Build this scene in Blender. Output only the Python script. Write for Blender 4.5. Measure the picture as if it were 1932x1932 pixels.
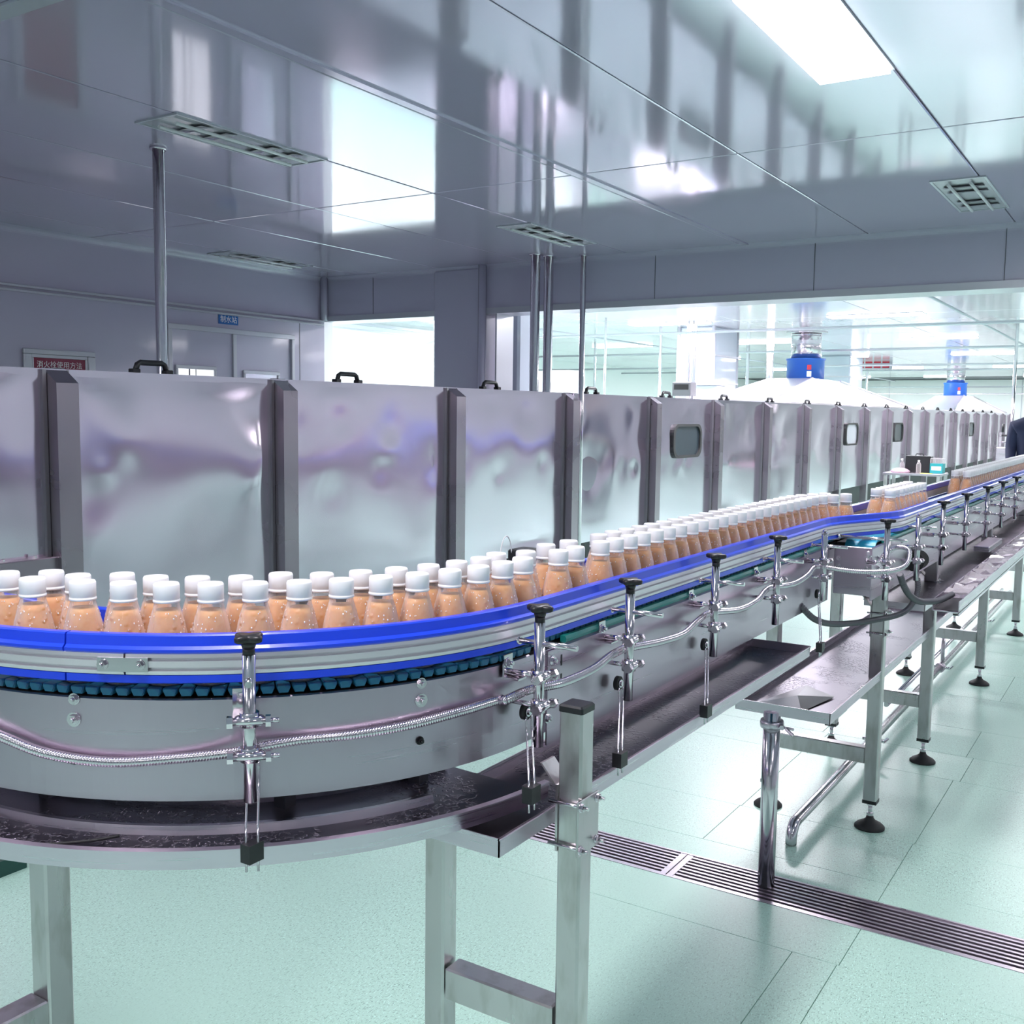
import bpy, bmesh, math, random
from mathutils import Vector, Matrix
random.seed(7)
PI = math.pi; SC = bpy.context.scene
for o in list(bpy.data.objects): bpy.data.objects.remove(o)
COL = SC.collection
# ------------------------------------------------------------------ camera
H = 1.45
cd = bpy.data.cameras.new('camera'); cam = bpy.data.objects.new('camera', cd); COL.objects.link(cam)
yaw, pit, rol = math.radians(32.5), math.radians(5.5), math.radians(.72)
fw = Vector((-math.sin(yaw)*math.cos(pit), math.cos(yaw)*math.cos(pit), -math.sin(pit)))
r0 = Vector((math.cos(yaw), math.sin(yaw), 0)); u0 = r0.cross(fw)
rt = math.cos(rol)*r0+math.sin(rol)*u0; up = rt.cross(fw)
cam.matrix_world = Matrix(((rt.x, up.x, -fw.x, 0), (rt.y, up.y, -fw.y, 0), (rt.z, up.z, -fw.z, H), (0, 0, 0, 1)))
cd.sensor_width = 36; cd.lens = 36*1940/1932; cd.clip_start = .05; cd.clip_end = 200
SC.camera = cam
# ------------------------------------------------------------------ world and exposure
w = bpy.data.worlds.new('World'); SC.world = w; w.use_nodes = True
w.node_tree.nodes['Background'].inputs[0].default_value = (.85, .9, 1, 1)
w.node_tree.nodes['Background'].inputs[1].default_value = .3
SC.view_settings.view_transform = 'Standard'; SC.view_settings.look = 'None'
SC.view_settings.gamma = 1; SC.view_settings.use_curve_mapping = False
SC.view_settings.exposure = .22
def arealight(name, loc, sx, sy, e, rot=(0, 0, 0), col=(1, .935, 1)):
    l = bpy.data.lights.new(name, 'AREA'); l.shape = 'RECTANGLE'; l.size = sx; l.size_y = sy; l.energy = e; l.color = col
    o = bpy.data.objects.new(name, l); o.location = loc; o.rotation_euler = rot; COL.objects.link(o); return o
CZ = 2.69
# light given by the ceiling fixtures that are on: (x centre, y centre)
LIT = [(-1.043, 3.46), (1.67, 3.46), (1.67, .6), (1.67, 6.3), (-1.043, .6), (-3.74, .6), (-1.043, -2.2), (1.67, -2.2), (-3.74, -2.2)]
for x, y in LIT: arealight('fixture_light', (x, y, CZ-.035), .25, .9, {-1.043: 24, 1.67: 7}.get(x, 11))
for x in (-8.5, -5.8, -3.1, -.4, 2.3):
    for y in (9.4, 13, 17, 21.5, 27, 33): arealight('hall_light', (x, y, CZ-.05), 1.1, .28, 80 if x < -3 else 38)  # farthest row is added to brighten the far wall

# ------------------------------------------------------------------ materials
MATS = {}
def mat(name, col, metal=0., rough=.5, bump=None, rn=None, cn=None, emit=None, coat=0, trans=0, spec=.5, coatr=.05):
    """bump=(scale3, strength, dist) rn=(scale3, lo, hi) cn=(scale3, colour2, lo, hi)"""
    m = bpy.data.materials.new(name); m.use_nodes = True; nt = m.node_tree; N = nt.nodes; L = nt.links
    b = N['Principled BSDF']; b.inputs['Base Color'].default_value = (*col, 1); b.inputs['Metallic'].default_value = metal
    b.inputs['Roughness'].default_value = rough; b.inputs['Coat Weight'].default_value = coat; b.inputs['Coat Roughness'].default_value = coatr
    b.inputs['Transmission Weight'].default_value = trans; b.inputs['Specular IOR Level'].default_value = spec
    if emit: b.inputs['Emission Color'].default_value = (*emit[0], 1); b.inputs['Emission Strength'].default_value = emit[1]
    tc = None
    def noise(sc, det=3, nz=1):
        nonlocal tc
        if tc is None: tc = N.new('ShaderNodeTexCoord')
        mp = N.new('ShaderNodeMapping'); mp.inputs['Scale'].default_value = sc; L.new(tc.outputs['Object'], mp.inputs[0])
        n = N.new('ShaderNodeTexNoise'); n.inputs['Scale'].default_value = nz; n.inputs['Detail'].default_value = det; L.new(mp.outputs[0], n.inputs[0]); return n
    def ramp(src, lo, hi, a, c):
        r = N.new('ShaderNodeMapRange'); r.inputs[1].default_value = lo; r.inputs[2].default_value = hi; r.inputs[3].default_value = a; r.inputs[4].default_value = c
        L.new(src, r.inputs[0]); return r.outputs[0]
    if bump:
        n = noise(bump[0]); bp = N.new('ShaderNodeBump'); bp.inputs['Strength'].default_value = bump[1]; bp.inputs['Distance'].default_value = bump[2]
        L.new(n.outputs[0], bp.inputs['Height']); L.new(bp.outputs[0], b.inputs['Normal'])
    if rn:
        n = noise(rn[0]); L.new(ramp(n.outputs[0], .3, .7, rn[1], rn[2]), b.inputs['Roughness'])
    if cn:
        n = noise(cn[0], 5); mx = N.new('ShaderNodeMix'); mx.data_type = 'RGBA'
        mx.inputs[6].default_value = (*col, 1); mx.inputs[7].default_value = (*cn[1], 1)
        L.new(ramp(n.outputs[0], cn[2], cn[3], 0, 1), mx.inputs[0]); L.new(mx.outputs[2], b.inputs['Base Color'])
    MATS[name] = m; return m
steel = mat('brushed_steel', (.64, .575, .65), 1, .3, bump=((3, 3, 300), .03, .001), rn=((4, 4, 160), .24, .40))
plate_m = mat('steel_side_plate', (.58, .495, .585), 1, .25, bump=((4, 4, 260), .02, .001), rn=((2, 2, 90), .27, .34))
tube_m = mat('steel_square_tube', (.61, .585, .60), 1, .33, bump=((260, 260, 4), .02, .001), rn=((20, 20, 6), .26, .42), cn=((30, 30, 9), (.45, .43, .42), .5, .75))
chrome = mat('polished_steel', (.74, .69, .74), 1, .12, rn=((40, 40, 40), .08, .2))
darksteel = mat('shaded_steel', (.30, .29, .31), 1, .35)
mirror_s = mat('thin_polished_sheet', (.70, .63, .73), 1, .14, rn=((1.5, 1.5, 1.5), .11, .17))
post_m = mat('tunnel_post_steel', (.34, .30, .34), 1, .3, rn=((2, 2, 3), .22, .4))
alu = mat('anodised_aluminium', (.80, .78, .83), .7, .38)
blue = mat('blue_plastic', (.012, .06, .80), 0, .3, coat=.2)
chain_m = mat('teal_plastic', (.01, .10, .22), 0, .35, cn=((40, 40, 40), (.015, .15, .26), .4, .6))
belt_m = mat('turquoise_plastic', (.03, .40, .58), 0, .35)
green_m = mat('green_plastic', (.01, .25, .22), 0, .4)
black = mat('black_plastic', (.012, .012, .015), 0, .38)
rubber = mat('black_rubber', (.02, .02, .022), 0, .6)
capm = mat('white_cap_plastic', (.93, .93, .95), 0, .35)
juice = mat('orange_juice', (.80, .40, .12), 0, .5, cn=((60, 60, 60), (.85, .48, .19), .4, .6))
juice.node_tree.nodes['Principled BSDF'].inputs['Subsurface Weight'].default_value = .25
juice.node_tree.nodes['Principled BSDF'].inputs['Subsurface Scale'].default_value = .02
paint = mat('grey_painted_panel', (.53, .52, .65), .0, .25, coat=.6, coatr=.08, cn=((.5, .5, .5), (.53, .51, .63), .35, .65))
ceilm = mat('ceiling_gloss_paint', (.62, .585, .71), .38, .09, bump=((1.6, .7, 1), .06, .02), rn=((1, 1, 1), .06, .10), cn=((.5, .5, .5), (.62, .56, .70), .35, .65))
hallceil = mat('hall_ceiling_panel', (.86, .85, .90), .35, .12, bump=((2, 1, 1), .15, .02))
seam_m = mat('panel_seam', (.10, .11, .13), 0, .5)
trimw = mat('pale_trim', (.55, .57, .62), .3, .3)
sidewall = mat('side_wall_paint', (.72, .71, .78), 0, .4)
white = mat('white_wall_paint', (.86, .90, .90), 0, .4)
hallwall = mat('hall_wall_paint', (.90, .93, .93), 0, .35)
bluegrey = mat('pale_blue_panel', (.52, .60, .68), 0, .3, coat=.4)
lamp_e = mat('lamp_diffuser_lit', (1, 1, 1), 0, .5, emit=((1, .98, 1), 9))
lamp_off = mat('lamp_tray_unlit', (.55, .56, .60), .4, .25)
tube_off = mat('lamp_tube_unlit', (.85, .85, .88), 0, .3)
red = mat('red_print', (.60, .03, .06), 0, .5); maroon = mat('maroon_sign', (.26, .03, .07), 0, .4)
signblue = mat('blue_sign', (.02, .16, .50), 0, .4); ducblue = mat('blue_duct_sleeve', (.02, .12, .52), 0, .35)
signw = mat('white_print', (.9, .9, .9), 0, .5)
darkgl = mat('dark_window', (.02, .03, .04), 0, .3)
palegl = mat('pale_window', (.55, .55, .62), .3, .15)
hood_m = mat('hood_sheet', (.78, .74, .78), .75, .3)
navy = mat('navy_fabric', (.008, .012, .045), 0, .8); skin = mat('skin', (.55, .33, .24), 0, .5)
trousers = mat('dark_trousers', (.01, .01, .02), 0, .8)
teal = mat('teal_print', (.02, .30, .33), 0, .4); yellow = mat('yellow_paper', (.75, .72, .15), 0, .6); pink = mat('pink_cloth', (.6, .42, .5), 0, .8)
paperm = mat('white_paper', (.8, .8, .82), 0, .6)
darkgreen = mat('dark_green_paint', (.01, .06, .05), 0, .4)
# floor: pale green sheet with short dark and light flecks
def floor_mat(name, base, dark):
    m = mat(name, base, 0, .3); nt = m.node_tree; N = nt.nodes; L = nt.links; b = N['Principled BSDF']
    tc = N.new('ShaderNodeTexCoord')
    def vor(scale, rotz, lo, hi):
        mp = N.new('ShaderNodeMapping'); mp.inputs['Scale'].default_value = scale; mp.inputs['Rotation'].default_value = (0, 0, rotz)
        L.new(tc.outputs['Object'], mp.inputs[0])
        n = N.new('ShaderNodeTexNoise'); n.inputs['Scale'].default_value = 1; n.inputs['Detail'].default_value = 1; L.new(mp.outputs[0], n.inputs[0])
        r = N.new('ShaderNodeMapRange'); r.inputs[1].default_value = lo; r.inputs[2].default_value = hi; L.new(n.outputs[0], r.inputs[0]); return r.outputs[0]
    def mix(fac, a, c):
        x = N.new('ShaderNodeMix'); x.data_type = 'RGBA'; L.new(fac, x.inputs[0])
        if hasattr(a, 'is_linked'): L.new(a, x.inputs[6])
        else: x.inputs[6].default_value = (*a, 1)
        x.inputs[7].default_value = (*c, 1); return x.outputs[2]
    c1 = mix(vor((90, 330, 1), .6, .62, .68), base, dark)
    c2 = mix(vor((300, 80, 1), -.4, .62, .68), c1, dark)
    c3 = mix(vor((260, 100, 1), 1.1, .61, .68), c2, tuple(min(1, v*1.35) for v in base))
    c4 = mix(vor((1.3, 1.3, 1), 0, .35, .75), c3, tuple(v*.95 for v in base))
    L.new(c4, b.inputs['Base Color'])
    return m
floorm = floor_mat('green_vinyl_floor', (.52, .78, .67), (.22, .40, .33))
# wet tray steel
def wet_mat():
    m = mat('wet_tray_steel', (.20, .175, .22), 1, .34); N = m.node_tree.nodes; L = m.node_tree.links; b = N['Principled BSDF']
    tc = N.new('ShaderNodeTexCoord'); v = N.new('ShaderNodeTexNoise'); v.inputs['Scale'].default_value = 95; v.inputs['Detail'].default_value = 2
    L.new(tc.outputs['Object'], v.inputs[0])
    n = N.new('ShaderNodeTexNoise'); n.inputs['Scale'].default_value = 5; L.new(tc.outputs['Object'], n.inputs[0])
    r = N.new('ShaderNodeMapRange'); r.inputs[1].default_value = .52; r.inputs[2].default_value = .6; L.new(v.outputs[0], r.inputs[0])
    r2 = N.new('ShaderNodeMapRange'); r2.inputs[1].default_value = .45; r2.inputs[2].default_value = .6; L.new(n.outputs[0], r2.inputs[0])
    mu = N.new('ShaderNodeMath'); mu.operation = 'MULTIPLY'; L.new(r.outputs[0], mu.inputs[0]); L.new(r2.outputs[0], mu.inputs[1])
    bp = N.new('ShaderNodeBump'); bp.inputs['Strength'].default_value = .9; bp.inputs['Distance'].default_value = .004
    L.new(mu.outputs[0], bp.inputs['Height']); L.new(bp.outputs[0], b.inputs['Normal']); return m
wet = wet_mat()
def shell_mat(name, tint, amount, dots=True):
    m = bpy.data.materials.new(name); m.use_nodes = True; N = m.node_tree.nodes; L = m.node_tree.links; N.clear()
    out = N.new('ShaderNodeOutputMaterial'); t = N.new('ShaderNodeBsdfTransparent'); t.inputs[0].default_value = (*tint, 1)
    g = N.new('ShaderNodeBsdfPrincipled'); g.inputs['Base Color'].default_value = (.93, .86, .88, 1); g.inputs['Roughness'].default_value = .08
    lw = N.new('ShaderNodeLayerWeight'); lw.inputs[0].default_value = .35
    mr = N.new('ShaderNodeMapRange'); mr.inputs[3].default_value = amount; mr.inputs[4].default_value = .75; L.new(lw.outputs['Facing'], mr.inputs[0])
    if dots:
        tc = N.new('ShaderNodeTexCoord'); v = N.new('ShaderNodeTexVoronoi'); v.inputs['Scale'].default_value = 75; L.new(tc.outputs['Object'], v.inputs[0])
        r = N.new('ShaderNodeMapRange'); r.inputs[1].default_value = .0; r.inputs[2].default_value = .3; r.inputs[3].default_value = 1; r.inputs[4].default_value = 0; L.new(v.outputs['Distance'], r.inputs[0])
        bp = N.new('ShaderNodeBump'); bp.inputs['Strength'].default_value = .8; bp.inputs['Distance'].default_value = .003; L.new(r.outputs[0], bp.inputs['Height']); L.new(bp.outputs[0], g.inputs['Normal'])
    mx = N.new('ShaderNodeMixShader'); L.new(mr.outputs[0], mx.inputs[0]); L.new(t.outputs[0], mx.inputs[1]); L.new(g.outputs[0], mx.inputs[2]); L.new(mx.outputs[0], out.inputs[0])
    MATS[name] = m; return m
shell = shell_mat('clear_bottle_plastic', (.97, .95, .95), .13)
clear = shell_mat('clear_sheet_plastic', (.9, .9, .92), .2, False)

# ------------------------------------------------------------------ mesh helpers
class MB:
    def __init__(s): s.v = []; s.f = []; s.sm = []
    def add(s, vs, fs, smooth=False):
        n = len(s.v); s.v += [tuple(v) for v in vs]; s.f += [tuple(i+n for i in f) for f in fs]; s.sm += [smooth]*len(fs); return s
    def box(s, a, b):
        x0, y0, z0 = a; x1, y1, z1 = b
        return s.add([(x0,y0,z0),(x1,y0,z0),(x1,y1,z0),(x0,y1,z0),(x0,y0,z1),(x1,y0,z1),(x1,y1,z1),(x0,y1,z1)],
                     [(0,3,2,1),(4,5,6,7),(0,1,5,4),(1,2,6,5),(2,3,7,6),(3,0,4,7)])
    def cb(s, c, d): return s.box(*[tuple(c[i]+k*d[i]/2 for i in range(3)) for k in (-1, 1)])
    def cbox(s, a, b, e=.003):
        """box with chamfered vertical edges and top edge"""
        x0, y0, z0 = a; x1, y1, z1 = b
        def ring(q, z): return [(x0+q,y0,z),(x1-q,y0,z),(x1,y0+q,z),(x1,y1-q,z),(x1-q,y1,z),(x0+q,y1,z),(x0,y1-q,z),(x0,y0+q,z)]
        def ring2(q, z): return [(x0+q+e,y0+e,z),(x1-q-e,y0+e,z),(x1-e,y0+q+e,z),(x1-e,y1-q-e,z),(x1-q-e,y1-e,z),(x0+q+e,y1-e,z),(x0+e,y1-q-e,z),(x0+e,y0+q+e,z)]
        vs = ring(e, z0)+ring(e, z1-e)+ring2(e*.6, z1)
        fs = [tuple(reversed(range(8))), tuple(range(16, 24))]
        for k in (0, 8):
            for i in range(8): j = (i+1) % 8; fs.append((k+i, k+j, k+8+j, k+8+i))
        return s.add(vs, fs)
    def cyl(s, a, b, r, n=12, r2=None, caps=True):
        a = Vector(a); b = Vector(b); d = (b-a).normalized(); r2 = r if r2 is None else r2
        t = Vector((0, 0, 1)) if abs(d.z) < .9 else Vector((1, 0, 0)); x = d.cross(t).normalized(); y = d.cross(x)
        vs = [a+(x*math.cos(2*PI*i/n)+y*math.sin(2*PI*i/n))*r for i in range(n)]+[b+(x*math.cos(2*PI*i/n)+y*math.sin(2*PI*i/n))*r2 for i in range(n)]
        s.add(vs, [((i+1) % n, i, n+i, n+(i+1) % n) for i in range(n)], n > 6)
        if caps: s.add(vs, [tuple(range(n)), tuple(reversed(range(n, 2*n)))])
        return s
    def lathe(s, prof, c=(0, 0, 0), n=24, smooth=True):
        vs = []; fs = []
        for r, z in prof:
            for i in range(n): vs.append((c[0]+r*math.cos(2*PI*i/n), c[1]+r*math.sin(2*PI*i/n), c[2]+z))
        for k in range(len(prof)-1):
            for i in range(n): j = (i+1) % n; fs.append((k*n+i, k*n+j, (k+1)*n+j, (k+1)*n+i))
        s.add(vs, fs, smooth)
        if prof[0][0] > 1e-5: s.add(vs[:n], [tuple(reversed(range(n)))])
        if prof[-1][0] > 1e-5: s.add(vs[-n:], [tuple(range(n))])
        return s
    def tube(s, pts, r, n=8, rf=None):
        P = [Vector(p) for p in pts]; vs = []; m = len(P)
        nrm = None
        for i, p in enumerate(P):
            d = (P[min(i+1, m-1)]-P[max(i-1, 0)]).normalized()
            if nrm is None: nrm = d.cross(Vector((0, 0, 1)) if abs(d.z) < .9 else Vector((1, 0, 0))).normalized()
            nrm = (nrm-d*nrm.dot(d)).normalized(); b = d.cross(nrm); rr = rf(i) if rf else r
            for k in range(n): a = 2*PI*k/n; vs.append(p+(nrm*math.cos(a)+b*math.sin(a))*rr)
        fs = [(i*n+k, i*n+(k+1) % n, (i+1)*n+(k+1) % n, (i+1)*n+k) for i in range(m-1) for k in range(n)]
        s.add(vs, fs, True); s.add(vs[:n], [tuple(reversed(range(n)))]); s.add(vs[-n:], [tuple(range(n))]); return s
    def sweep(s, path, prof, closed=True, ends=True):
        """path: list of ((x,y),(nx,ny)); prof: closed list of (offset, z)"""
        m = len(prof); vs = [(p[0]+n[0]*o, p[1]+n[1]*o, z) for p, n in path for o, z in prof]; K = len(path)
        rng = range(m) if closed else range(m-1)
        s.add(vs, [(i*m+k, (i+1)*m+k, (i+1)*m+(k+1) % m, i*m+(k+1) % m) for i in range(K-1) for k in rng])
        if ends and closed: s.add(vs[:m], [tuple(range(m))]); s.add(vs[-m:], [tuple(reversed(range(m)))])
        return s
    def prism(s, poly, z0, z1):
        n = len(poly); vs = [(x, y, z0) for x, y in poly]+[(x, y, z1) for x, y in poly]
        return s.add(vs, [tuple(reversed(range(n))), tuple(range(n, 2*n))]+[(i, (i+1) % n, n+(i+1) % n, n+i) for i in range(n)])
    def hexbolt(s, c, ax, r=.008, h=.006, nut=True):
        c = Vector(c); ax = Vector(ax).normalized()
        s.cyl(c, c+ax*.0015, r*1.35, 14); s.cyl(c+ax*.0015, c+ax*h, r, 6); s.cyl(c+ax*h, c+ax*(h+.004), r*.5, 8); return s
    def build(s, name, m, parent=None, loc=None):
        me = bpy.data.meshes.new(name); o0 = Vector(loc) if loc else None
        vs = [tuple(Vector(v)-o0) for v in s.v] if loc else s.v
        me.from_pydata(vs, [], s.f); me.polygons.foreach_set('use_smooth', s.sm); me.materials.append(m)
        bm = bmesh.new(); bm.from_mesh(me); bmesh.ops.remove_doubles(bm, verts=bm.verts, dist=1e-6); bmesh.ops.recalc_face_normals(bm, faces=bm.faces); bm.to_mesh(me); bm.free()
        o = bpy.data.objects.new(name, me); COL.objects.link(o)
        if loc: o.location = loc
        if parent: o.parent = parent; o.matrix_parent_inverse = Matrix.Identity(4)
        if parent and loc is None and parent.type == 'EMPTY' and parent.location.length > 0: o.location = -parent.location
        return o
def tag(o, label=None, cat=None, group=None, kind=None):
    if label: o['label'] = label
    if cat: o['category'] = cat
    if group: o['group'] = group
    if kind: o['kind'] = kind
    return o
def empty(name, label, cat, loc=(0, 0, 0), group=None):
    o = bpy.data.objects.new(name, None); COL.objects.link(o); o.location = loc; o.empty_display_size = .05
    return tag(o, label, cat, group)
def struct(o): o['kind'] = 'structure'; return o
def copy_tree(o, loc, label=None, group=None, rz=None):
    c = o.copy(); COL.objects.link(c); c.location = loc
    if rz is not None: c.rotation_euler = (0, 0, rz)
    if label: c['label'] = label
    if group: c['group'] = group
    def rec(src, dst):
        for ch in src.children:
            k = ch.copy(); COL.objects.link(k); k.parent = dst; rec(ch, k)
    rec(o, c); return c
def dupm(o, parent, name=None):
    k = o.copy(); COL.objects.link(k); k.parent = parent; return k
# camera rays for turning measured points into places
def ray(x, y): return fw*1940+rt*(x-966)+up*(966-y)
def bz(x, y, z): d = ray(x, y); return Vector((0, 0, H))+d*((z-H)/d.z)
def bx(x, y, X): d = ray(x, y); return Vector((0, 0, H))+d*(X/d.x)
def by(x, y, Y): d = ray(x, y); return Vector((0, 0, H))+d*(Y/d.y)

# ================================================================== SETTING
DY0, DY1 = 2.905, 3.10          # floor drain
floor = struct(MB().box((-22, -6, -.12), (6, DY0, -.012)).box((-22, DY1, -.12), (6, 46, -.012)).box((-22, DY0, -.12), (6, DY1, -.09)).build('floor', seam_m))
def slab(x0, y0, x1, y1, name='tile', k=.0008):
    o = MB().add([(x0+k,y0+k,-.012),(x1-k,y0+k,-.012),(x1-k,y1-k,-.012),(x0+k,y1-k,-.012),(x0+k,y0+k,-.001),(x1-k,y0+k,-.001),(x1-k,y1-k,-.001),(x0+k,y1-k,-.001),
         (x0+2*k,y0+2*k,0),(x1-2*k,y0+2*k,0),(x1-2*k,y1-2*k,0),(x0+2*k,y1-2*k,0)],
        [(0,3,2,1),(0,1,5,4),(1,2,6,5),(2,3,7,6),(3,0,4,7),(4,5,9,8),(5,6,10,9),(6,7,11,10),(7,4,8,11),(8,9,10,11)]).build(name, floorm, floor); return o
for a_, b_ in ((-22, -3.855), (-3.855, -.780), (-.780, -.660), (-.660, .562), (.562, 6)): slab(a_, .24, b_, 2.672, 'vinyl_sheet')
rows = [(2.672,DY0,0),(DY1,3.24,0),(3.24,3.607,0),(3.607,4.35,.005),(4.35,4.69,.03),(4.69,5.12,0),(5.12,5.73,.2),(5.73,6.34,0),(6.34,6.95,.2),(6.95,7.56,0),(7.56,8.17,.2)]
for y0, y1, dx in rows:
    for k in range(-5, 4):
        if y1-y0 < .3 and k % 2: continue
        x0 = -.655+.615*k+dx
        slab(x0, y0, x0+(.615 if y1-y0 > .3 else 1.23), y1)
XL, XR = -.655-.615*5, -.655+.615*4
for (a, b, c, d) in ((-22,-6,6,.24),(-22,2.672,XL,DY0),(-22,DY1,XL,8.17),(XR+.3,2.672,6,DY0),(XR+.3,DY1,6,8.17),(-22,8.17,6,20),(-22,20,6,46)): slab(a, b, c, d, 'vinyl_sheet')
for (y0, y1, dx) in rows:     # make up the ragged ends
    e0 = XL+dx; 
    if dx > 0: slab(XL, y0, e0, y1, 'vinyl_sheet')
    if dx < .3: slab(XR+dx, y0, XR+.3, y1, 'vinyl_sheet')
# floor drain with slatted grates
drain = empty('floor_drain', 'long stainless floor drain with slatted grates crossing the green floor', 'drain', (0, 0, 0))
xs = [-7.3, -6.1, -4.9, -3.68, -2.47, -1.262, -.055, 1.15, 2.36]
fr = MB().box((-7.3, DY0, -.02), (2.36, DY0+.008, .001)).box((-7.3, DY1-.008, -.02), (2.36, DY1, .001)); fr.build('edge_frame', steel, drain)
MB().box((-7.3, DY0, -.09), (2.36, DY1, -.085)).build('channel_bed', darksteel, drain)
for a, b in zip(xs, xs[1:]):
    g = MB().box((a+.002, DY0+.009, -.018), (a+.022, DY1-.009, 0)).box((b-.022, DY0+.009, -.018), (b-.002, DY1-.009, 0)).box((a+.002, DY0+.0085, -.018), (b-.002, DY0+.0095, -.002)).box((a+.002, DY1-.0095, -.018), (b-.002, DY1-.0085, -.002)).build('grate_frame', steel, drain)
    for k in range(8):
        y = DY0+.012+k*.0226; MB().box((a+.022, y, -.016), (b-.022, y+.010, -.001)).build('grate_slat', steel, g)

# ceiling: glossy sandwich panels, about .905 x 2.85 m
ceil = struct(MB().box((-22, -6, CZ+.02), (6, 46, CZ+.1)).build('ceiling', seam_m))
fix = [(-3.74, 3.455), (-3.74, 6.305), (-1.043, 6.305), (-6.44, 6.2)]+[(x, y) for x, y in LIT]
def cpanel(x0, y0, x1, y1, m=None):
    k = .003; z = CZ
    MB().add([(x0+k,y0+k,z+.02),(x1-k,y0+k,z+.02),(x1-k,y1-k,z+.02),(x0+k,y1-k,z+.02),(x0+k,y0+k,z+.002),(x1-k,y0+k,z+.002),(x1-k,y1-k,z+.002),(x0+k,y1-k,z+.002),
         (x0+3*k,y0+3*k,z),(x1-3*k,y0+3*k,z),(x1-3*k,y1-3*k,z),(x0+3*k,y1-3*k,z)],
        [(0,1,2,3),(0,1,5,4),(1,2,6,5),(2,3,7,6),(3,0,4,7),(4,5,9,8),(5,6,10,9),(6,7,11,10),(7,4,8,11),(8,9,10,11)]).build('ceiling_panel', m or ceilm, ceil)
ys = [-6, -3.74, -.89, 1.96, 4.81, 7.33]
for k in range(-8, 8):
    x0 = -.91+.905*k
    for a, b in zip(ys, ys[1:]): cpanel(x0, a, x0+.905, b)
yh = [7.33+2.85*i for i in range(10)]
for k in range(-4, 6):
    x0 = -12+1.81*k
    for a, b in zip(yh, yh[1:]): cpanel(x0-.1, a, x0+1.71, b, hallceil)
# raised trims along some seams
MB().cbox((-2.70, 1.96, CZ-.008), (-2.655, 7.33, CZ+.004), .004).build('ceiling_trim', ceilm, ceil)
MB().cbox((-6.8, 1.93, CZ-.012), (3, 2.0, CZ+.004), .006).build('ceiling_trim', trimw, ceil)
# unlit and lit ceiling fixtures
def fixture(x, y, lit, label, L=.9, horiz=False, group=None):
    t = empty('ceiling_light', label, 'ceiling light', (x, y, CZ), group); wx, wy = (.125, L/2) if not horiz else (L/2, .125)
    f = MB()
    for a, b, c, d in ((-wx-.012, -wy-.012, wx+.012, -wy), (-wx-.012, wy, wx+.012, wy+.012), (-wx-.012, -wy, -wx, wy), (wx, -wy, wx+.012, wy)): f.box((a, b, -.007), (c, d, .001))
    f.build('frame', trimw, t).location = (0, 0, 0)
    if lit: MB().box((-wx, -wy, -.022), (wx, wy, -.001)).build('diffuser', lamp_e, t).location = (0, 0, 0)
    else:
        MB().box((-wx, -wy, -.003), (wx, wy, -.001)).build('tray', lamp_off, t).location = (0, 0, 0)
        for s in (-.055, .055): MB().cyl((s, -wy+.05, -.018), (s, wy-.05, -.018), .008, 8).build('lamp_tube', tube_off, t).location = (0, 0, 0)
        for q in (-.30, -.16, .12, .26): MB().add([(-wx*.8, q, -.012), (wx*.8, q, -.012), (wx*.8, q+.07, -.004), (-wx*.8, q+.07, -.004)], [(0, 1, 2, 3)]).build('reflector', chrome, t).location = (0, 0, 0)
fixture(-3.74, 3.455, 0, 'unlit recessed ceiling light above the left pole behind the tunnel')
fixture(-3.74, 6.305, 0, 'unlit recessed ceiling light where the twin steel pipes meet the ceiling')
fixture(-1.013, 6.305, 0, 'unlit recessed ceiling light near the right edge of the photo')
fixture(-6.44, 6.2, 0, 'unlit ceiling light close to the left wall above the double door')
for i, (x, y) in enumerate(LIT):
    if i == 0: fixture(x, y, 1, 'bright lit ceiling light at the top right of the photo')
    else: fixture(x, y, 1, 'lit ceiling light outside the picture', group='lit ceiling lights out of view')
for x in (-8.5, -5.8, -3.1, -.4, 2.3):
    for y in (9.4, 13, 17, 21.5, 27, 33): fixture(x, y, 1, 'lit ceiling light in the bright hall beyond the beam', 1.1, True, 'lit lights of the far hall')  # fixtures of the farthest row go with the added lights

# near-room walls
WX = -6.8; BY = 7.33; BZ = 2.287
wl = struct(MB().box((WX-.12, -6, 0), (WX, BY, CZ)).build('wall_left', paint))
for y in (-3, -1.8, -.6, .6, 1.8, 3.0, 3.62, 5.46-.03, 7.0): MB().box((WX, y, 0), (WX+.002, y+.006, 2.25)).build('panel_joint', seam_m, wl)
struct(MB().box((WX-.12, -6.12, 0), (5.6, -6, CZ)).build('wall_back', white))
struct(MB().box((5.5, -6, 0), (5.6, 46, CZ)).build('wall_right', sidewall))
# beam across the room, left bay separate from the right one, column between them
bm1 = struct(MB().box((WX, BY, BZ), (5.5, BY+.25, CZ)).build('trim_1', paint))
MB().box((WX, BY-.014, BZ-.004), (5.5, BY+.27, BZ+.045)).build('beam_edge_trim', trimw, bm1)
for x in (-6.2, -3.4, -2.18, -.96, .3): MB().box((x, BY-.003, BZ+.045), (x+.004, BY, CZ)).build('panel_joint', seam_m, bm1)
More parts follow.
